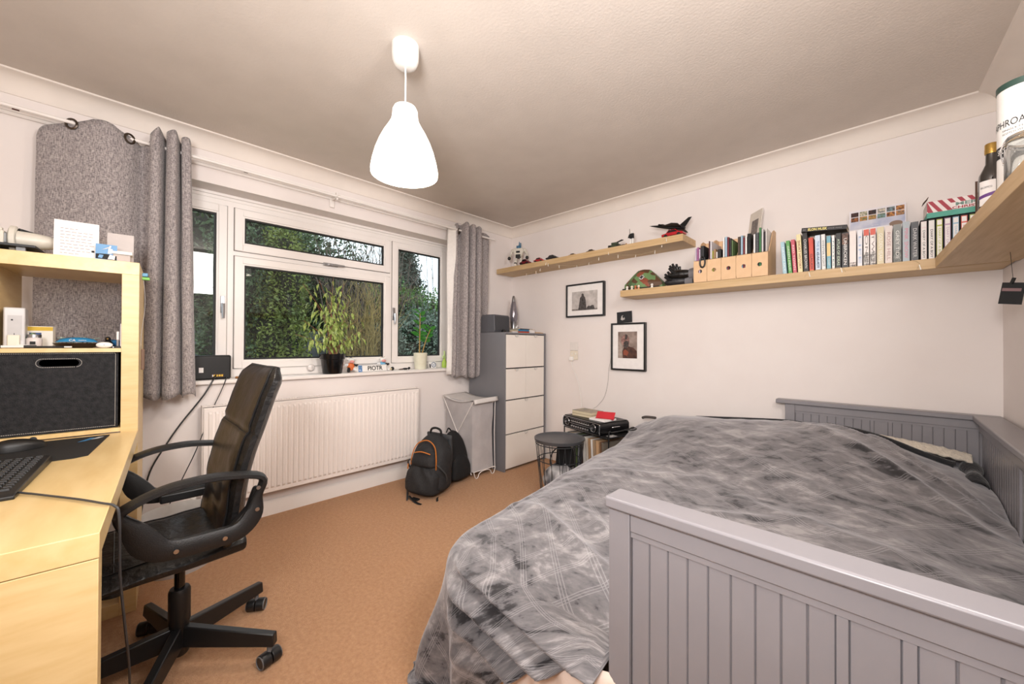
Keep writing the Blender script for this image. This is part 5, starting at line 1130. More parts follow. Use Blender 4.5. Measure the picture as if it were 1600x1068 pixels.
t = thing('paper_sheet', 'white paper sheet lying on the shelf right of the magazine files', 'paper', (2.455, -.20, LS)); obj('sheet', G().box(0, -.05, 0, .05, .10, .001), white_m, t)
t = thing('bookend', 'small grey metal bookend at the left end of the books', 'bookend', (2.503, -.15, LS)); obj('plate', G().box(0, -.04, 0, .0015, .04, .11).box(0, -.04, 0, .04, .04, .0005), steel, t)

BF_ = -.195
def book(label, x, wd, h_, c, txt=None, tc='#F2EEE8', lean=0, rough=.4, ts=.011, dep=.13, parts=None, tw=None, y=BF_, rounded=False, bandc=None):
    t = thing('book', label, 'book', (x, y, LS), rot=(0, rad(lean), 0), group='books in the row on the lower shelf')
    cm_ = col(c, rough)
    obj('cover', G().box(0, .0008, 0, .0018, dep, h_).box(wd-.0018, .0008, 0, wd, dep, h_).prism([(0, .001), (.001, 0), (wd-.001, 0), (wd, .001), (wd, .0025), (0, .0025)], 0, h_, 'z'), cm_, t, smooth=0)
    obj('pages', G().box(.0019, .0026, .002, wd-.0019, dep-.003, h_-.003), cream_m, t, smooth=0)
    if bandc:
        for z0, z1, bc in bandc: obj('spine_band', G().box(.0008, -.0006, z0*h_, wd-.0008, -.0001, z1*h_), bc if not isinstance(bc, str) else col(bc), t, smooth=0)
    if txt: text('title', txt, ts, col(tc), t, (wd/2, -.0009, h_*.5 if tw else h_*.48), (rad(90), rad(90), 0), width=tw or h_*.72, height=min(wd*.5, .013))
    return t
busy = mat('black_white_pattern', '#E8E4E0', .6, var='#3A3A3C', scale=120, detail=1)
B = [('light blue book at the left end of the row', 2.508, .019, .205, '#A9CBD8', 'NEON SKY', '#EAF2F4', -4),
 ('green book, second in the row', 2.535, .018, .208, '#5FA257', 'GREEN FIELD', '#E6F0DF', -4),
 ('pink-red book, third in the row', 2.558, .018, .210, '#C9596A', 'RED TOWN', '#F4DDE0', -3.5),
 ('yellow book with red and black lettering', 2.582, .022, .236, '#E6D9A8', 'SHORT HISTORY', '#8A2A26', -2.5),
 ('black hardback with white lettering under the horizontal book', 2.609, .023, .238, '#231E1F', 'CHARLES BROWN', '#E2DEDA', -2),
 ('orange-red book titled GAUDI', 2.636, .021, .205, '#CF4A35', None, '#2A1A18', -1.5),
 ('pale blue book right of the orange GAUDI book', 2.664, .024, .213, '#CFDDEC', 'THE BLUE COAST', '#6D93BA', -1),
 ('white book with grey lettering in the row', 2.692, .018, .214, '#E6E6E4', 'WINTER LIGHT', '#6B6E70', -1),
 ('teal and yellow book in the row', 2.715, .018, .200, '#77AEBE', None, '#F2D48A', -.5),
 ('slim white book in the row', 2.738, .012, .199, '#EFEDEC', 'NOTES', '#5A8F7A', -.5),
 ('black book with green and white lettering', 2.754, .022, .207, '#1F1F20', 'ATLAS OF IDEAS', '#CFE0C4', 0),
 ('black book with a portrait print on its spine', 2.780, .028, .205, '#262223', 'UNBROKEN', '#F2EEEA', 0),
 ('white book with a tiny figure at its foot', 2.812, .028, .207, '#E9DFDA', None, '#333', 0),
 ('white and pale blue slim book in the row', 2.845, .020, .207, '#E3E2E6', 'LIFE', '#A9BBD8', 0),
 ('white book with a red top corner and grey pattern, left of its twin', 2.870, .022, .207, '#ECE3DF', 'ONE', '#8C8580', 0),
 ('white book with a red top corner and grey pattern, right of its twin', 2.896, .022, .207, '#ECE3DF', 'TWO', '#8C8580', 0),
 ('cream-yellow hardback with a white name', 2.923, .027, .205, '#D5C8A4', 'GOLDEN YEARS', '#F0EDE6', 0),
 ('pale pinkish hardback in the row', 2.954, .027, .205, '#DDCFC8', 'ROSE HILL', '#B58F8C', 0),
 ('grey misty hardback in the row', 2.985, .030, .207, '#80837F', 'GREY TIDE', '#E6E4E0', 0),
 ('pale blue-grey hardback with pink lettering', 3.019, .026, .213, '#AAB4BA', 'PINK SNOW', '#D97F95', 0),
 ('dark grey hardback with white lettering', 3.049, .027, .206, '#45464A', 'DARK WATER', '#C9C7C6', 0)]
for lb, x, wd, h_, c, tx, tc_, ln in B:
    kw = {}
    if 'GAUDI' in lb: kw['bandc'] = [(.02, .06, '#B8935A')]
    if 'teal' in lb: kw['bandc'] = [(.42, .80, '#E8C98A')]
    if 'portrait' in lb: kw['bandc'] = [(.68, .97, mat('portrait_print', '#8C6E62', .6, var='#2A2220', scale=60, detail=2))]
    if 'tiny figure' in lb: kw['bandc'] = [(.02, .16, mat('figure_print', '#E9DFDA', .6, var='#2A2625', scale=110, detail=1))]
    if 'twin' in lb: kw['bandc'] = [(.82, .985, '#D8604F'), (.02, .38, busy)]
    if 'misty' in lb: kw['bandc'] = [(.02, .35, mat('mist_print', '#4B4F4E', .6, var='#9B9E9A', scale=40))]
    if 'under the horizontal' in lb: pass
    t = book(lb, x, wd, h_, c, tx, tc_, ln, **kw)
    if 'GAUDI' in lb: text('title', 'GAUDI', .014, col('#2A1A18'), t, (wd/2, -.0009, h_*.32), (rad(90), rad(90), 0), width=h_*.42, height=.010)
    if 'teal' in lb: text('title', 'COAST', .010, col('#F2EEE0'), t, (wd/2, -.0012, h_*.25), (rad(90), rad(90), 0), width=h_*.2, height=.007)
t = thing('book', 'black book titled ELON MUSK lying flat across the row', 'book', (2.597, BF_-.004, LS+.2435), rot=(0, rad(6.0), 0))
obj('cover', G().box(0, 0, 0, .205, .13, .0018).box(0, 0, .0232, .205, .13, .025).box(0, 0, 0, .205, .0018, .025), col('#262325'), t); obj('pages', G().box(.0015, .002, .0019, .203, .128, .0231), cream_m, t)
text('title', 'ELON MUSK', .015, col('#F2E28A'), t, (.074, -.0008, .0125), (rad(90), 0, 0), width=.088, height=.015, bold=.03); text('title', 'ASHLEE VANCE', .009, col('#8E8A88'), t, (.152, -.0006, .0125), (rad(90), 0, 0), width=.062, height=.007); text('title', 'BIO', .008, col('#A9A5A2'), t, (.014, -.0006, .0125), (rad(90), 0, 0), width=.014, height=.007)
dc = [('#F0DFE0', 'pink'), ('#EFEDE8', 'white'), ('#B8BF4E', 'lime green'), ('#C2A3C0', 'mauve'), ('#9FC1D8', 'sky blue'), ('#D8604F', 'red-topped'), ('#A9B85A', 'olive green')]
for i, (c, nm) in enumerate(dc):
    x = 3.082+i*.0265; t = thing('book', 'black hardback with a %s spine panel at the right end of the row' % nm, 'book', (x, BF_, LS), group='books in the row on the lower shelf')
    obj('cover', G().box(0, .001, 0, .0018, .14, .207).box(.0225, .001, 0, .0243, .14, .207).grid(lambda a, b: (.0243*a, .0015-.0035*math.sin(a*PI), .207*b), 7, 2), plain_black, t, smooth=50); obj('pages', G().box(.0019, .004, .002, .0224, .137, .203), white_m, t)
    obj('spine_panel', G().box(.0045, -.0034, .004, .0198, -.0024, .165), white_m, t, smooth=0); obj('spine_panel', G().box(.0045, -.0034, .172, .0198, -.0024, .196), white_m, t, smooth=0)
    obj('spine_edge', G().box(.0025, -.0026, .006, .0218, -.0020, .20), col(c), t, smooth=0)
    text('title', 'DIARY OF A BOY', .009, col(c) if i > 1 else plain_black, t, (.0122, -.0037, .085), (rad(90), rad(90), 0), width=.14, height=.008)
# calendar
t = thing('calendar', 'large calendar back cover with twelve small pictures leaning on the wall', 'calendar', (2.805, -.075, LS+.205), rot=(rad(-10), 0, rad(0)))
obj('cover', G().box(0, 0, -.06, .232, .002, .150), mat('pale_print', '#E5E0E4', .5), t)
obj('sea_print', G().box(.004, -.0006, .012, .228, -.0001, .075), mat('blue_grey_print', '#A9AFC8', .6, var='#D8D6DC', scale=14), t)
rr = random.Random(8)
for r_ in range(2):
    for k in range(6): 
        c = rr.choice(['#34505A', '#4A2B26', '#8C3F2A', '#5A6A4A', '#22262C', '#B06A38', '#7A4A40']); v_ = rr.choice(['#1E2226', '#D9CBB8', '#2A1A16', '#C98A4A', '#7C9AA0'])
        obj('picture', G().box(.008+k*.037, -.0012, .112-r_*.030, .040+k*.037, -.0006, .138-r_*.030), mat('thumb_%d' % (k+6*r_), c, .6, var=v_, scale=90, detail=1), t, smooth=0)
obj('oval_seal', G().lathe([(.026, 0), (.026, -.0015), (0, -.0015)], 24, (.192, -.001, .060), axis='y'), mat('brown_seal', '#8A7363', .5), t).scale = (1, 1, .62)
t.children[-1].location = (0, 0, .023)
text('lettering', 'JOURNEY', .01, white_m, t, (.11, -.001, .045), (rad(90), 0, 0), width=.03, height=.006); text('lettering', 'AMAZING PLACES', .01, col('#8A93B8'), t, (.07, -.001, .018), (rad(90), 0, 0), width=.07, height=.006)
# christmas box
t = thing('gift_box', 'red and white striped MERRY CHRISTMAS box lying on the row of black books', 'box', (3.105, -.205, LS+.2095), .03)
bw, bd, bh_ = .225, .155, .082
obj('carton', G().box(0, 0, 0, bw, bd, bh_), mat('white_stripe_card', '#EFE6E2', .5), t, bevel=.001)
obj('teal_band', G().box(-.0006, -.0008, 0, bw+.0006, bd, .026), col('#4FA390'), t)
for k in range(9):
    x = -.03+k*.032; P = [(x, bh_), (x+.016, bh_), (x+.016+.035, .0265), (x+.035, .0265)]
    P = [(min(max(a, 0), bw), b) for a, b in P]
    if P[0][0] == 0 and x < 0: P[0] = (0, bh_-(0-x)*.0555/.035); P.insert(1, (0, bh_-(0-x)*.0555/.035))
    obj('red_stripe', G().prism([p for i, p in enumerate(P) if p not in P[:i]], -.0012, -.0001, 'y'), col('#A83242'), t, smooth=0)
obj('label_patch', G().prism([(.085, .027), (.225, .027), (.225, .058), (.075, .060)], -.0022, -.0012, 'y'), mat('pink_white_card', '#F1E8E6', .5), t)
text('lettering', 'MERRY', .02, col('#6F8F84'), t, (.15, -.0026, .050), (rad(90), 0, 0), width=.115, height=.015, bold=.03); text('lettering', 'CHRISTMAS', .02, col('#A83242'), t, (.15, -.0026, .0335), (rad(90), 0, 0), width=.135, height=.012, bold=.03)
obj('open_flap', G().ob((-.004, .03, bh_+.012), (.001, .03, .016), Matrix.Rotation(.6, 3, 'Y')), mat('brown_card', '#5A4338', .8), t)

# ------------------------------------------------------------------ right wall shelf things
t = thing('whisky_tube', 'tall white whisky gift tube with a dark green lid on the right shelf', 'tube', (3.245, -1.185, LS), rad(0))
r = .052
obj('tube_body', G().cyl((0, 0, 0), (0, 0, .325), r, n=40), white_pl, t, smooth=50); obj('lid', G().cyl((0, 0, .3255), (0, 0, .343), r+.0012, n=40), col('#2E4A42', .4), t, smooth=50)
obj('black_band', G().lathe([(r+.0006, .128), (r+.0006, .162)], 40), plain_black, t)
def wrap(par, nm, s, z, hgt, ang0, span, m, rr_):   # lettering bent round the tube
    o = text(nm, s, .03, m, par, (0, 0, 0), (0, 0, 0), width=span, height=hgt, ext=.0)
    for v in o.data.vertices:
        a = ang0+v.co.x/rr_; v.co = (rr_*math.cos(a), rr_*math.sin(a), z+v.co.y)
    return o
fa = math.atan2(-3.03+1.185, 2.95-3.245)
wrap(t, 'lettering', 'LAPHROAIG', .222, .020, fa-.62, .105, plain_black, r+.001)
wrap(t, 'lettering', 'SINGLE MALT', .203, .005, fa-.3, .06, plain_black, r+.001); wrap(t, 'lettering', 'SCOTCH WHISKY', .193, .005, fa-.3, .06, plain_black, r+.001)
wrap(t, 'lettering', 'SELECT', .146, .016, fa-.75, .045, white_m, r+.0012); wrap(t, 'lettering', 'ISLAY', .035, .02, fa-.4, .05, plain_black, r+.001)
wrap(t, 'lettering', 'DISTILLED AND BOTTLED', .105, .004, fa-.3, .06, plain_black, r+.001); wrap(t, 'lettering', 'ISLE OF ISLAY', .095, .004, fa-.3, .045, plain_black, r+.001)
t = thing('bottle', 'dark glass bottle with a gold screw cap on the right shelf', 'bottle', (3.235, -.78, LS))
obj('glass_body', G().lathe([(.030, 0), (.033, .004), (.033, .185), (.031, .205), (.022, .228), (.0155, .245), (.0145, .285)], 32, cap0=True, cap1=True), mat('dark_olive_glass', '#17120C', .06, spec=.9, coat=.8), t, smooth=50)
g = G().lathe([(.0165, .283), (.0168, .318), (.015, .321), (0, .321)], 32, cap0=True)
for z in (.288, .293, .298): g.tube([(.0168*math.cos(i*PI/12), .0168*math.sin(i*PI/12), z) for i in range(24)], .0008, 5, closed=True)
obj('cap', g, mat('gold_cap', '#C9A55A', .28, .9), t, smooth=50)
fa2 = math.atan2(-3.03+.78, 2.95-3.235)
g = G().grid(lambda a, b: (.0337*math.cos(fa2-1.0+1.3*a), .0337*math.sin(fa2-1.0+1.3*a), .09+.09*b), 16, 2); obj('label', g, white_m, t)
g = G().grid(lambda a, b: (.0341*math.cos(fa2-1.0+1.3*a), .0341*math.sin(fa2-1.0+1.3*a), .115+.012*b+.01*a), 16, 2); obj('label_stripe', g, col('#6B3F86'), t)
wrap(t, 'lettering', 'BALSAMICO', .155, .007, fa2-.4, .03, plain_black, .0343)
t = thing('dried_leaf_card', 'small brown card tucked behind the dark bottle', 'card', (3.21, -.66, LS), .3)
obj('card', G().box(0, 0, 0, .022, .002, .225), mat('brown_card', '#5A4338', .8), t)
t = thing('clip_top_jar', 'clear glass clip-top jar in front of the whisky tube', 'jar', (3.23, -1.37, LS))
obj('jar_body', G().lathe([(.046, 0), (.050, .006), (.050, .09), (.045, .102), (.046, .112), (.043, .112), (.042, .10), (.047, .088), (.047, .008), (0, .005)], 36), jar_glass, t, smooth=50)
obj('lid', G().lathe([(.049, .1125), (.051, .118), (.046, .128), (.02, .134), (0, .135)], 36, cap0=True), jar_glass, t, smooth=50)
obj('wire_bail', G().tube([(.052*math.cos(i*PI/16), .052*math.sin(i*PI/16), .108) for i in range(32)], .0014, 5, closed=True).tube(cat_([(-.052, -.01, .108), (-.058, -.012, .09), (-.052, -.01, .06), (-.056, -.01, .10), (-.04, -.01, .13)], 5), .0014, 5), chrome, t)
obj('jar_seal', G().lathe([(.046, .1122), (.050, .1122), (.050, .1124)], 36), mat('cream_rubber', '#D9C9A8', .6), t)
t = thing('hanging_photo', 'dark photo card clipped to a string under the right wall shelf', 'photo', (3.315, -.545, 1.40), rad(-40))
obj('card', G().ob((0, 0, -.045), (.034, .0008, .043), Matrix.Rotation(rad(9), 3, 'Y')), mat('near_black_print', '#17191D', .4), t)
obj('printed_streak', G().ob((0, -.0012, -.03), (.028, .0003, .006), Matrix.Rotation(rad(9), 3, 'Y')), col('#8C6E70'), t)
obj('clip', G().ob((.004, -.002, .004), (.004, .004, .013), Matrix.Rotation(rad(20), 3, 'Y')), black_pl, t)
obj('string', G().tube([(.004, 0, .01), (.0, 0, .06), (-.004, 0, .121)], .0009, 4).tube([(.03, 0, -.02), (.06, .01, -.06)], .0009, 4), black_pl, t)

# ------------------------------------------------------------------ window sill things (z = .918)
SZ = .9185
t = thing('plate_sign', 'small white number plate reading PIOTR on the window sill', 'sign', (-.012, -1.712, SZ), rot=(0, rad(-8), 0))
obj('plate', G().box(-.002, 0, 0, 0, .245, .056), white_pl, t, bevel=.001)
obj('border', G().box(.0, .002, .002, .0006, .243, .0035).box(.0, .002, .0525, .0006, .243, .054).box(0, .2415, .002, .0006, .243, .054), plain_black, t)
obj('blue_band', G().box(.0, .003, .003, .0009, .033, .053), col('#3A78B5'), t)
text('lettering', 'PL', .02, white_m, t, (.0012, .018, .014), (rad(90), 0, rad(90)), width=.018, height=.013)
text('lettering', 'PIOTR', .04, plain_black, t, (.001, .140, .027), (rad(90), 0, rad(90)), width=.125, height=.036, bold=.02)
g = G()
for k in range(8): q = k*PI/4; g.cyl((.001, .018+.008*math.cos(q), .038+.008*math.sin(q)), (.0013, .018+.008*math.cos(q), .038+.008*math.sin(q)), .0015, n=5)
obj('star_ring', g, col('#E6D58A'), t)['kind'] = 'stuff'
def cow(label, y, shirt, x=-.078):
    t = thing('toy_cow', label, 'toy', (x, y, SZ))
    obj('body', G().ball((0, 0, .045), (.026, .028, .034)), col(shirt), t)
    for s in (-1, 1):
        obj('leg', G().tube([(.008, s*.018, .03), (.03, s*.030, .014), (.036, s*.033, .012)], [.012, .012, .010], 8).ball((.04, s*.034, .012), (.012, .012, .012)), white_pl if s > 0 else plain_black, t)
        obj('arm', G().tube([(0, s*.024, .06), (.012, s*.042, .050), (.016, s*.048, .060)], [.009, .008, .010], 8), white_pl if s < 0 else plain_black, t)
    h = obj('head', G().ball((.004, 0, .090), (.022, .026, .022)), white_pl, t); obj('muzzle', G().ball((.022, 0, .083), (.013, .020, .012)), col('#E29A94'), h)
    for s in (-1, 1): obj('ear', G().ball((0, s*.030, .102), (.005, .012, .006)), white_pl, h); obj('horn', G().cyl((0, s*.012, .108), (0, s*.018, .120), .004, .0015, n=8), cream_m, h)
    obj('tuft', G().ball((0, 0, .110), (.009, .009, .006)), plain_black, h); return t
cow('toy cow in an orange shirt on the sill left of the plate', -1.742, '#D9713A'); cow('toy cow in a light blue shirt by the right end of the plate', -1.475, '#6FB0D6')
t = thing('toy_pebble', 'small black oval toy lying right of the number plate', 'toy', (-.04, -1.405, SZ)); obj('body', G().ball((0, 0, .016), (.012, .016, .016)), plain_black, t); obj('wing', G().ball((.01, -.02, .014), (.005, .01, .008)), col('#D8C9A0'), t)
t = thing('toy_animal', 'small black and brown plastic animal on the sill left of the cream pot', 'toy', (-.03, -1.29, SZ))
obj('body', G().ball((0, 0, .010), (.010, .028, .008)), plain_black, t); obj('tail', G().tube([(0, -.02, .008), (0, -.05, .007), (.002, -.065, .006)], [.006, .005, .002], 6), col('#5A463A'), t); obj('head', G().ball((0, .038, .014), (.009, .012, .011)), plain_black, t)
for s in (-1, 1):
    for y in (-.015, .0, .018): obj('leg', G().tube([(s*.006, y, .008), (s*.014, y+.002, .012), (s*.018, y+.004, .001)], .0022, 5), plain_black, t)
t = thing('wooden_dish', 'small brown wooden disc on the sill behind the chair', 'dish', (-.03, -2.475, SZ)); obj('disc', G().lathe([(.026, 0), (.03, .006), (.026, .012), (0, .012)], 20, cap0=True), mat('brown_wood', '#A5713F', .5), t)
t = thing('sticker_tile', 'small square tile with a blue ring emblem on the sill', 'tile', (-.06, -.985, SZ), rot=(0, rad(-8), 0))
obj('tile', G().box(-.006, -.038, 0, 0, .038, .062), white_pl, t, bevel=.002); obj('emblem_ring', G().tube([(.0006, .010+.022*math.cos(i*PI/12), .032+.022*math.sin(i*PI/12)) for i in range(24)], .003, 6, closed=True), col('#4A6486'), t)
obj('dark_patch', G().box(.0, -.036, .004, .0008, -.022, .04), plain_black, t); obj('emblem', G().box(.0, .0, .03, .0008, .02, .036).box(0, .004, .022, .0008, .016, .027), col('#8FA3BC'), t)
t = thing('green_bottle', 'translucent lime green spray bottle at the right end of the sill', 'bottle', (-.075, -.845, SZ))
obj('bottle_body', G().lathe([(.022, 0), (.026, .006), (.025, .05), (.012, .075), (.009, .09)], 20, cap0=True, cap1=True), mat('lime_plastic', '#B4D65A', .25), t); obj('spray_head', G().box(-.008, -.02, .09, .008, .012, .115).cyl((0, 0, .09), (0, 0, .16), .008), mat('light_green_plastic', '#CDE59A', .3), t, bevel=.002)
t = thing('router', 'black router standing on the sill beside the left curtain', 'router', (-.045, -2.625, SZ), .04)
obj('case', G().box(-.022, -.10, .0, .022, .10, .15), black_pl, t, bevel=.010)
obj('port_panel', G().box(.0222, .0, .014, .0232, .062, .034), mat('dark_red_panel', '#3A1410', .5), t)
for k in range(4): obj('port', G().box(.0233, .010+k*.0125, .018, .0240, .0195+k*.0125, .030), col('#D9B23C'), t)
obj('port', G().box(.0233, .003, .018, .0240, .008, .030), white_pl, t); obj('label', G().box(.0222, -.062, .045, .0228, -.040, .075), white_m, t)
for s, (P, lb, r_) in enumerate((([(-.012, -2.605, .945), (.036, -2.625, .92), (.045, -2.66, .85), (.04, -2.70, .785), (.035, -2.77, .68), (.035, -2.83, .575), (.04, -2.90, .43), (.05, -2.93, .25), (.06, -2.95, .02)], 'thick black cable from the router down the wall', .0042), ([(-.012, -2.555, .935), (.036, -2.562, .92), (.042, -2.59, .84), (.06, -2.64, .72), (.115, -2.71, .53), (.115, -2.77, .38), (.10, -2.84, .2), (.09, -2.9, .02)], 'thin black cable hanging from the router in front of the radiator', .0026))):
    tag(obj('router_cable', G().tube(cat_(P, 6), r_, 6), black_pl), lb, 'cable')
t = thing('suction_hook', 'round clear suction disc on the window frame above the sill', 'hook', (-.126, -2.02, .965)); obj('disc', G().lathe([(.026, 0), (.022, .006), (.006, .010), (0, .012)], 20, (0, 0, 0), axis='x', cap0=True), mat('pale_clear_plastic', '#DDD6D2', .2), t)

# plants
leafg = mat('variegated_leaf', '#6B8A34', .4, var='#B4BE74', scale=75, detail=1); leafd = mat('dark_green_leaf', '#3F7F34', .25, var='#2F6A28', scale=20)
stem = mat('pinkish_brown_stem', '#9C6A50', .7, var='#7A4E3A', scale=60)
def leafmesh(name, L_, W_, m, fold=.25, droop=.35):
    n = 6; vs = []; fs = []
    for i in range(n+1):
        t_ = i/n; w_ = W_*math.sin(PI*t_**.85)*.5; x = L_*t_; z = -droop*L_*t_*t_
        vs += [(x, -w_, z-0+fold*w_), (x, 0, z), (x, w_, z+fold*w_)]
    for i in range(n): a = i*3; fs += [(a, a+3, a+4, a+1), (a+1, a+4, a+5, a+2)]
    me = D.meshes.new(name); me.from_pydata(vs, [], fs); me.materials.append(m); me.polygons.foreach_set('use_smooth', [True]*len(fs)); return me
t = thing('potted_fig', 'large variegated weeping fig in a black pot on the window sill', 'potted plant', (-.035, -1.90, SZ))
obj('pot', G().lathe([(.065, 0), (.068, .006), (.080, .105), (.088, .11), (.092, .148), (.086, .148), (.080, .115), (0, .112)], 32, cap0=True), black_gl, t, smooth=45)
obj('soil', G().lathe([(0, .130), (.083, .124)], 24), mat('brown_soil', '#3A2A20', .95, bump=1, bscale=90), t)
rr = random.Random(21); lm = [leafmesh('leaf', .060, .021, leafg, .3, .5), leafmesh('leaf', .050, .018, leafg, .35, .7)]
def branchplant(t, base, targets, lmeshes, per, stm, r0=.005):
    for (tp, nl) in targets:
        b = Vector(base)+Vector((rr.uniform(-.02, .02), rr.uniform(-.025, .025), 0)); tp = Vector(tp)
        mid = b.lerp(tp, .5)+Vector((0, (b.y-tp.y)*.18, (tp.z-b.z)*.12)); P = cat_([b, b.lerp(mid, .6)+Vector((0, 0, .02)), mid, tp], 5)
        br_ = obj('branch', G().tube(P, [max(.0012, r0*(1-i/len(P))) for i in range(len(P))], 6), stm, t)
        for k in range(nl):
            f_ = .42+.58*(k+rr.random())/nl; p = P[min(len(P)-1, int(f_*(len(P)-1)))]
            o = D.objects.new('leaf', rr.choice(lmeshes)); COL.objects.link(o); o.parent = t
            az = rr.uniform(0, 2*PI); q = Vector((math.cos(az)*.6, math.sin(az)*1.1, 0))*rr.uniform(.01, .045)
            o.location = p+q+Vector((0, 0, rr.uniform(-.02, .02)))
            if o.location.x < -.075: o.location.x = -.075+rr.uniform(0, .02)
            o.rotation_euler = (rr.uniform(-.4, .4), rr.uniform(.2, 1.0), az); s_ = rr.uniform(.75, 1.1); o.scale = (s_,)*3
tg = []
for y, z, x, n in ((-.20, .26, .02, 11), (-.14, .20, .05, 9), (-.155, .36, .0, 9), (-.10, .30, .03, 9), (-.09, .47, .02, 10), (-.16, .62, .0, 9), (-.08, .66, .01, 9), (-.02, .60, .02, 9), (.0, .70, .01, 9), (.05, .60, .02, 9), (.09, .52, .01, 9), (.07, .66, -.01, 7), (.02, .42, .04, 9), (.14, .38, .02, 9), (.17, .30, .02, 9), (.20, .24, .01, 7), (.10, .24, .04, 8), (-.03, .32, .05, 8), (.05, .33, .0, 8), (-.04, .52, .0, 8), (.12, .44, 0, 8)):
    tg.append(((x, y*1.3, z+.03), n+9))
branchplant(t, (0, 0, .13), tg, lm, 9, stem)
for dy, dx in ((-.02, 0), (.012, .01), (0, -.012), (.028, .0)): obj('stem', G().tube([(dx, dy, .125), (dx*.6, dy*.7, .2), (dx*.2, dy*.3, .32)], [.010, .008, .005], 8), stem, t)
t = thing('potted_zz_plant', 'glossy-leaved plant in a cream pot at the right end of the sill', 'potted plant', (-.06, -1.12, SZ))
obj('pot', G().lathe([(.048, 0), (.050, .004), (.062, .145), (.058, .145), (.056, .13), (0, .128)], 32, cap0=True), mat('cream_pot', '#E4E2CE', .4, var='#DCD9C2', scale=30), t, smooth=45)
obj('soil', G().lathe([(0, .135), (.056, .131)], 24), mat('brown_soil', '#3A2A20', .95), t)
lz = leafmesh('leaf', .098, .050, leafd, .3, .15)
for (b, tp, n) in (((0, -.01, .13), (.0, -.005, .50), 9), ((0, .015, .13), (.01, .10, .36), 9)):
    b, tp = Vector(b), Vector(tp); P = cat_([b, b.lerp(tp, .5)+Vector((0, .0, .02)), tp], 6); obj('stem', G().tube(P, [.006-.0035*i/len(P) for i in range(len(P))], 8), mat('tan_stem', '#A98A4E', .6), t)
    for k in range(n):
        f_ = .42+.58*k/(n-1); p = P[min(len(P)-1, int(f_*(len(P)-1)))]; s = 1 if k % 2 else -1
        o = D.objects.new('leaf', lz); COL.objects.link(o); o.parent = t; o.location = p; o.rotation_euler = (s*rr.uniform(.7, 1.2), -.25-.45*f_, s*PI/2+rr.uniform(-.3, .3)); o.scale = (1-.25*f_,)*3

# ------------------------------------------------------------------ garden outside
struct('lawn', G().box(-14, -9, -.40, -.26, 12, -.32), mat('grass', '#5A7038', .9, var='#43562A', scale=8, bump=.5, bscale=60), smooth=0).name = 'floor'
def foliage(t, shells, n, sz, m, seed):
    R = np.random.RandomState(seed); V = []; Fc = []
    tot = sum(s[1][0]*s[1][2] for s in shells); k = 0
    for c, r in shells:
        nn = int(n*r[0]*r[2]/tot); d = R.normal(size=(nn, 3)); d /= np.linalg.norm(d, axis=1)[:, None]; rad_ = R.uniform(.78, 1.06, (nn, 1))
        bump = 1+.16*np.sin(d[:, :1]*9+seed)*np.sin(d[:, 2:3]*11+seed*2)+.1*np.sin(d[:, 1:2]*17)
        p = np.array(c)+d*rad_*bump*np.array(r)
        a = R.normal(size=(nn, 3)); a /= np.linalg.norm(a, axis=1)[:, None]; b = np.cross(a, R.normal(size=(nn, 3))); b /= np.linalg.norm(b, axis=1)[:, None]
        s = sz*R.uniform(.6, 1.4, (nn, 1)); q = np.stack([p-a*s, p-b*s*.45, p+a*s, p+b*s*.45], 1).reshape(-1, 3); V.append(q)
        Fc.append(np.arange(nn*4).reshape(-1, 4)+k); k += nn*4
    me = D.meshes.new('foliage'); me.from_pydata(np.concatenate(V).tolist(), [], np.concatenate(Fc).tolist()); me.materials.append(m); me.update()
    o = D.objects.new('foliage', me); COL.objects.link(o); o.parent = t; o['kind'] = 'stuff'; return o
def tree(name, label, cat, loc, shells, n, sz, m, core, trunk, seed, coref=.8):
    t = thing(name, label, cat, loc)
    foliage(t, shells, n, sz, m, seed)
    g = G()
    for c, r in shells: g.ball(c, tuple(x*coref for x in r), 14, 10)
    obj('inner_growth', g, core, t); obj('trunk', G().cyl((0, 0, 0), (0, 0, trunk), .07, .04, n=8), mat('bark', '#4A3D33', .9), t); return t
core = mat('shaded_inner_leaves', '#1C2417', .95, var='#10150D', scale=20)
gA = mat('golden_conifer_leaf', '#7F8B3E', .6, var='#4E6130', scale=5); gB = mat('dark_evergreen_leaf', '#46603A', .55, var='#2A3D25', scale=6); gC = mat('fresh_green_leaf', '#6E9240', .5, var='#3F6A32', scale=5); gD = mat('blue_green_leaf', '#7F8F80', .5, var='#4C5E4E', scale=6)
GZ = -.32
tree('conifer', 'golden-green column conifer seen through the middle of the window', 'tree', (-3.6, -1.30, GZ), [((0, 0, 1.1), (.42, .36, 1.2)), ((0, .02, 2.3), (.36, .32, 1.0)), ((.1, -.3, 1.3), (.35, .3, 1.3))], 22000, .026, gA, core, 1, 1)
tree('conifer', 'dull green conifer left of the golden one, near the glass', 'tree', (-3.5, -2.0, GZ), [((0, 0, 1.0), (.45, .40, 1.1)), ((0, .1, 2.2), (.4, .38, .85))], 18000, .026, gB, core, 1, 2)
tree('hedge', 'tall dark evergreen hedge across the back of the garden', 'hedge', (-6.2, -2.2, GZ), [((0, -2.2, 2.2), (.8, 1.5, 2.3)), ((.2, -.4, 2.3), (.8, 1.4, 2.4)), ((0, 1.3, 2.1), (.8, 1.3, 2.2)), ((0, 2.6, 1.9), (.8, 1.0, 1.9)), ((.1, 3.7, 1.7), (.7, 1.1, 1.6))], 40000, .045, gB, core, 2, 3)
tree('hedge', 'leafy light green tree top above the dark hedge', 'tree', (-7.6, -1.7, GZ), [((0, -1.2, 3.7), (1.0, 1.5, 1.1)), ((0, .9, 3.8), (1.0, 1.4, 1.0))], 20000, .05, mat('light_tree_leaf', '#74895A', .5, var='#4B6240', scale=4), core, 4, 4)
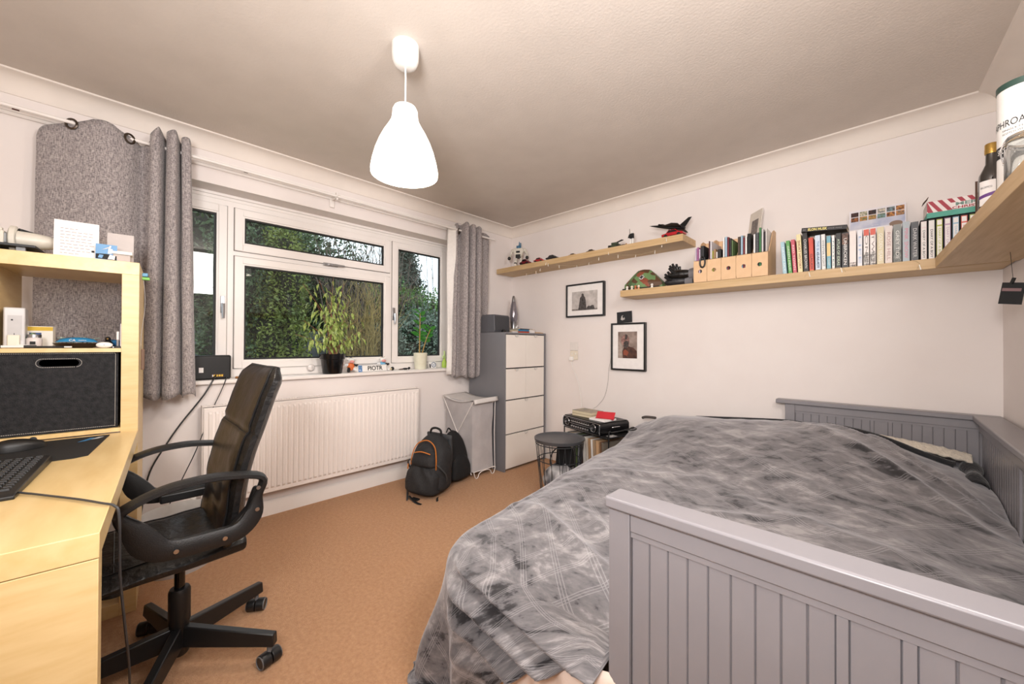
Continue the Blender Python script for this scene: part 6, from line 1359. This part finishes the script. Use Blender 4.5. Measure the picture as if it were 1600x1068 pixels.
tree('shrub', 'blue-green bushy shrub behind the glossy-leaved potted plant', 'shrub', (-3.9, 1.25, GZ), [((0, 0, 1.3), (.5, .75, .85)), ((.1, -.75, .9), (.4, .45, .9))], 16000, .032, gD, core, 1, 5)
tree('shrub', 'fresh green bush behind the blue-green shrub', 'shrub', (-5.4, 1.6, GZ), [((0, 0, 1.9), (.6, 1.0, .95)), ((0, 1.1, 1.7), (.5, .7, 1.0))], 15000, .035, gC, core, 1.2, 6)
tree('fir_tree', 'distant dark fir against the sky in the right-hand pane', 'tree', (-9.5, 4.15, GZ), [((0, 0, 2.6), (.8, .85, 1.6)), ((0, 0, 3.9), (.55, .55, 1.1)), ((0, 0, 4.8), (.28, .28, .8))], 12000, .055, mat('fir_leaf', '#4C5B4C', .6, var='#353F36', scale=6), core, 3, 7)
def twigs(name, label, loc, n, spread, h_, m, r_, seed, lean=.3):
    t = thing(name, label, 'shrub', loc); R = random.Random(seed)
    for k in range(n):
        b = Vector((R.uniform(-.1, .1), R.uniform(-spread*.6, spread*.6), 0)); hh = h_*R.uniform(.6, 1.0); l = R.uniform(-lean, lean)
        P = cat_([b, b+Vector((R.uniform(-.08, .08), l*.25, hh*.4)), b+Vector((R.uniform(-.15, .15), l*.6, hh*.75)), b+Vector((R.uniform(-.25, .25), l*1.3, hh))], 4)
        g = G().tube(P, [r_*(1-.8*i/len(P)) for i in range(len(P))], 4)
        for q in range(5):
            p = P[int((.35+.13*q)*len(P)) % len(P)]; g.tube([p, p+Vector((R.uniform(-.1, .1), R.uniform(-.25, .25), R.uniform(.1, .3)))], [r_*.5, r_*.2], 3)
        obj('stem', g, m, t)
    return t
straw = mat('straw_brown_stem', '#A8935C', .8, var='#7A6A42', scale=20); bare = mat('bare_grey_twig', '#75695F', .85, var='#564B43', scale=20)
twigs('bamboo_clump', 'tall straw-coloured cane clump right of the weeping fig', (-3.3, -.12, GZ), 110, .66, 2.7, straw, .009, 31, .3)
twigs('bare_shrub', 'leafless grey twiggy shrub rising against the sky', (-4.6, .45, GZ), 80, 1.1, 4.0, bare, .016, 32, .5)
twigs('bare_shrub', 'straight bare upright twigs in the right-hand pane', (-4.4, 1.7, GZ), 16, .8, 3.7, mat('dark_bare_twig', '#5E524B', .85), .014, 33, .35)
t = thing('garden_fence', 'weathered dark grey board fence at the end of the garden', 'fence', (-4.75, -3.2, GZ))
fm = mat('weathered_grey_board', '#6F7276', .85, var='#55585C', scale=8, stretch=(6, 6, 1)); y = 0; R = random.Random(4); me = None
for k in range(50):
    if me is None: o = obj('board', G().box(0, .002, .03, .02, .138, 1.68), fm, t, smooth=0); me = o.data
    else: o = D.objects.new('board', me); COL.objects.link(o); o.parent = t
    o.location = (R.uniform(-.004, .004), k*.14, R.uniform(-.015, .015))
for k in range(5): obj('post', G().box(-.09, k*1.75, 0, -.001-.005, k*1.75+.09, 1.75), fm, t, smooth=0)
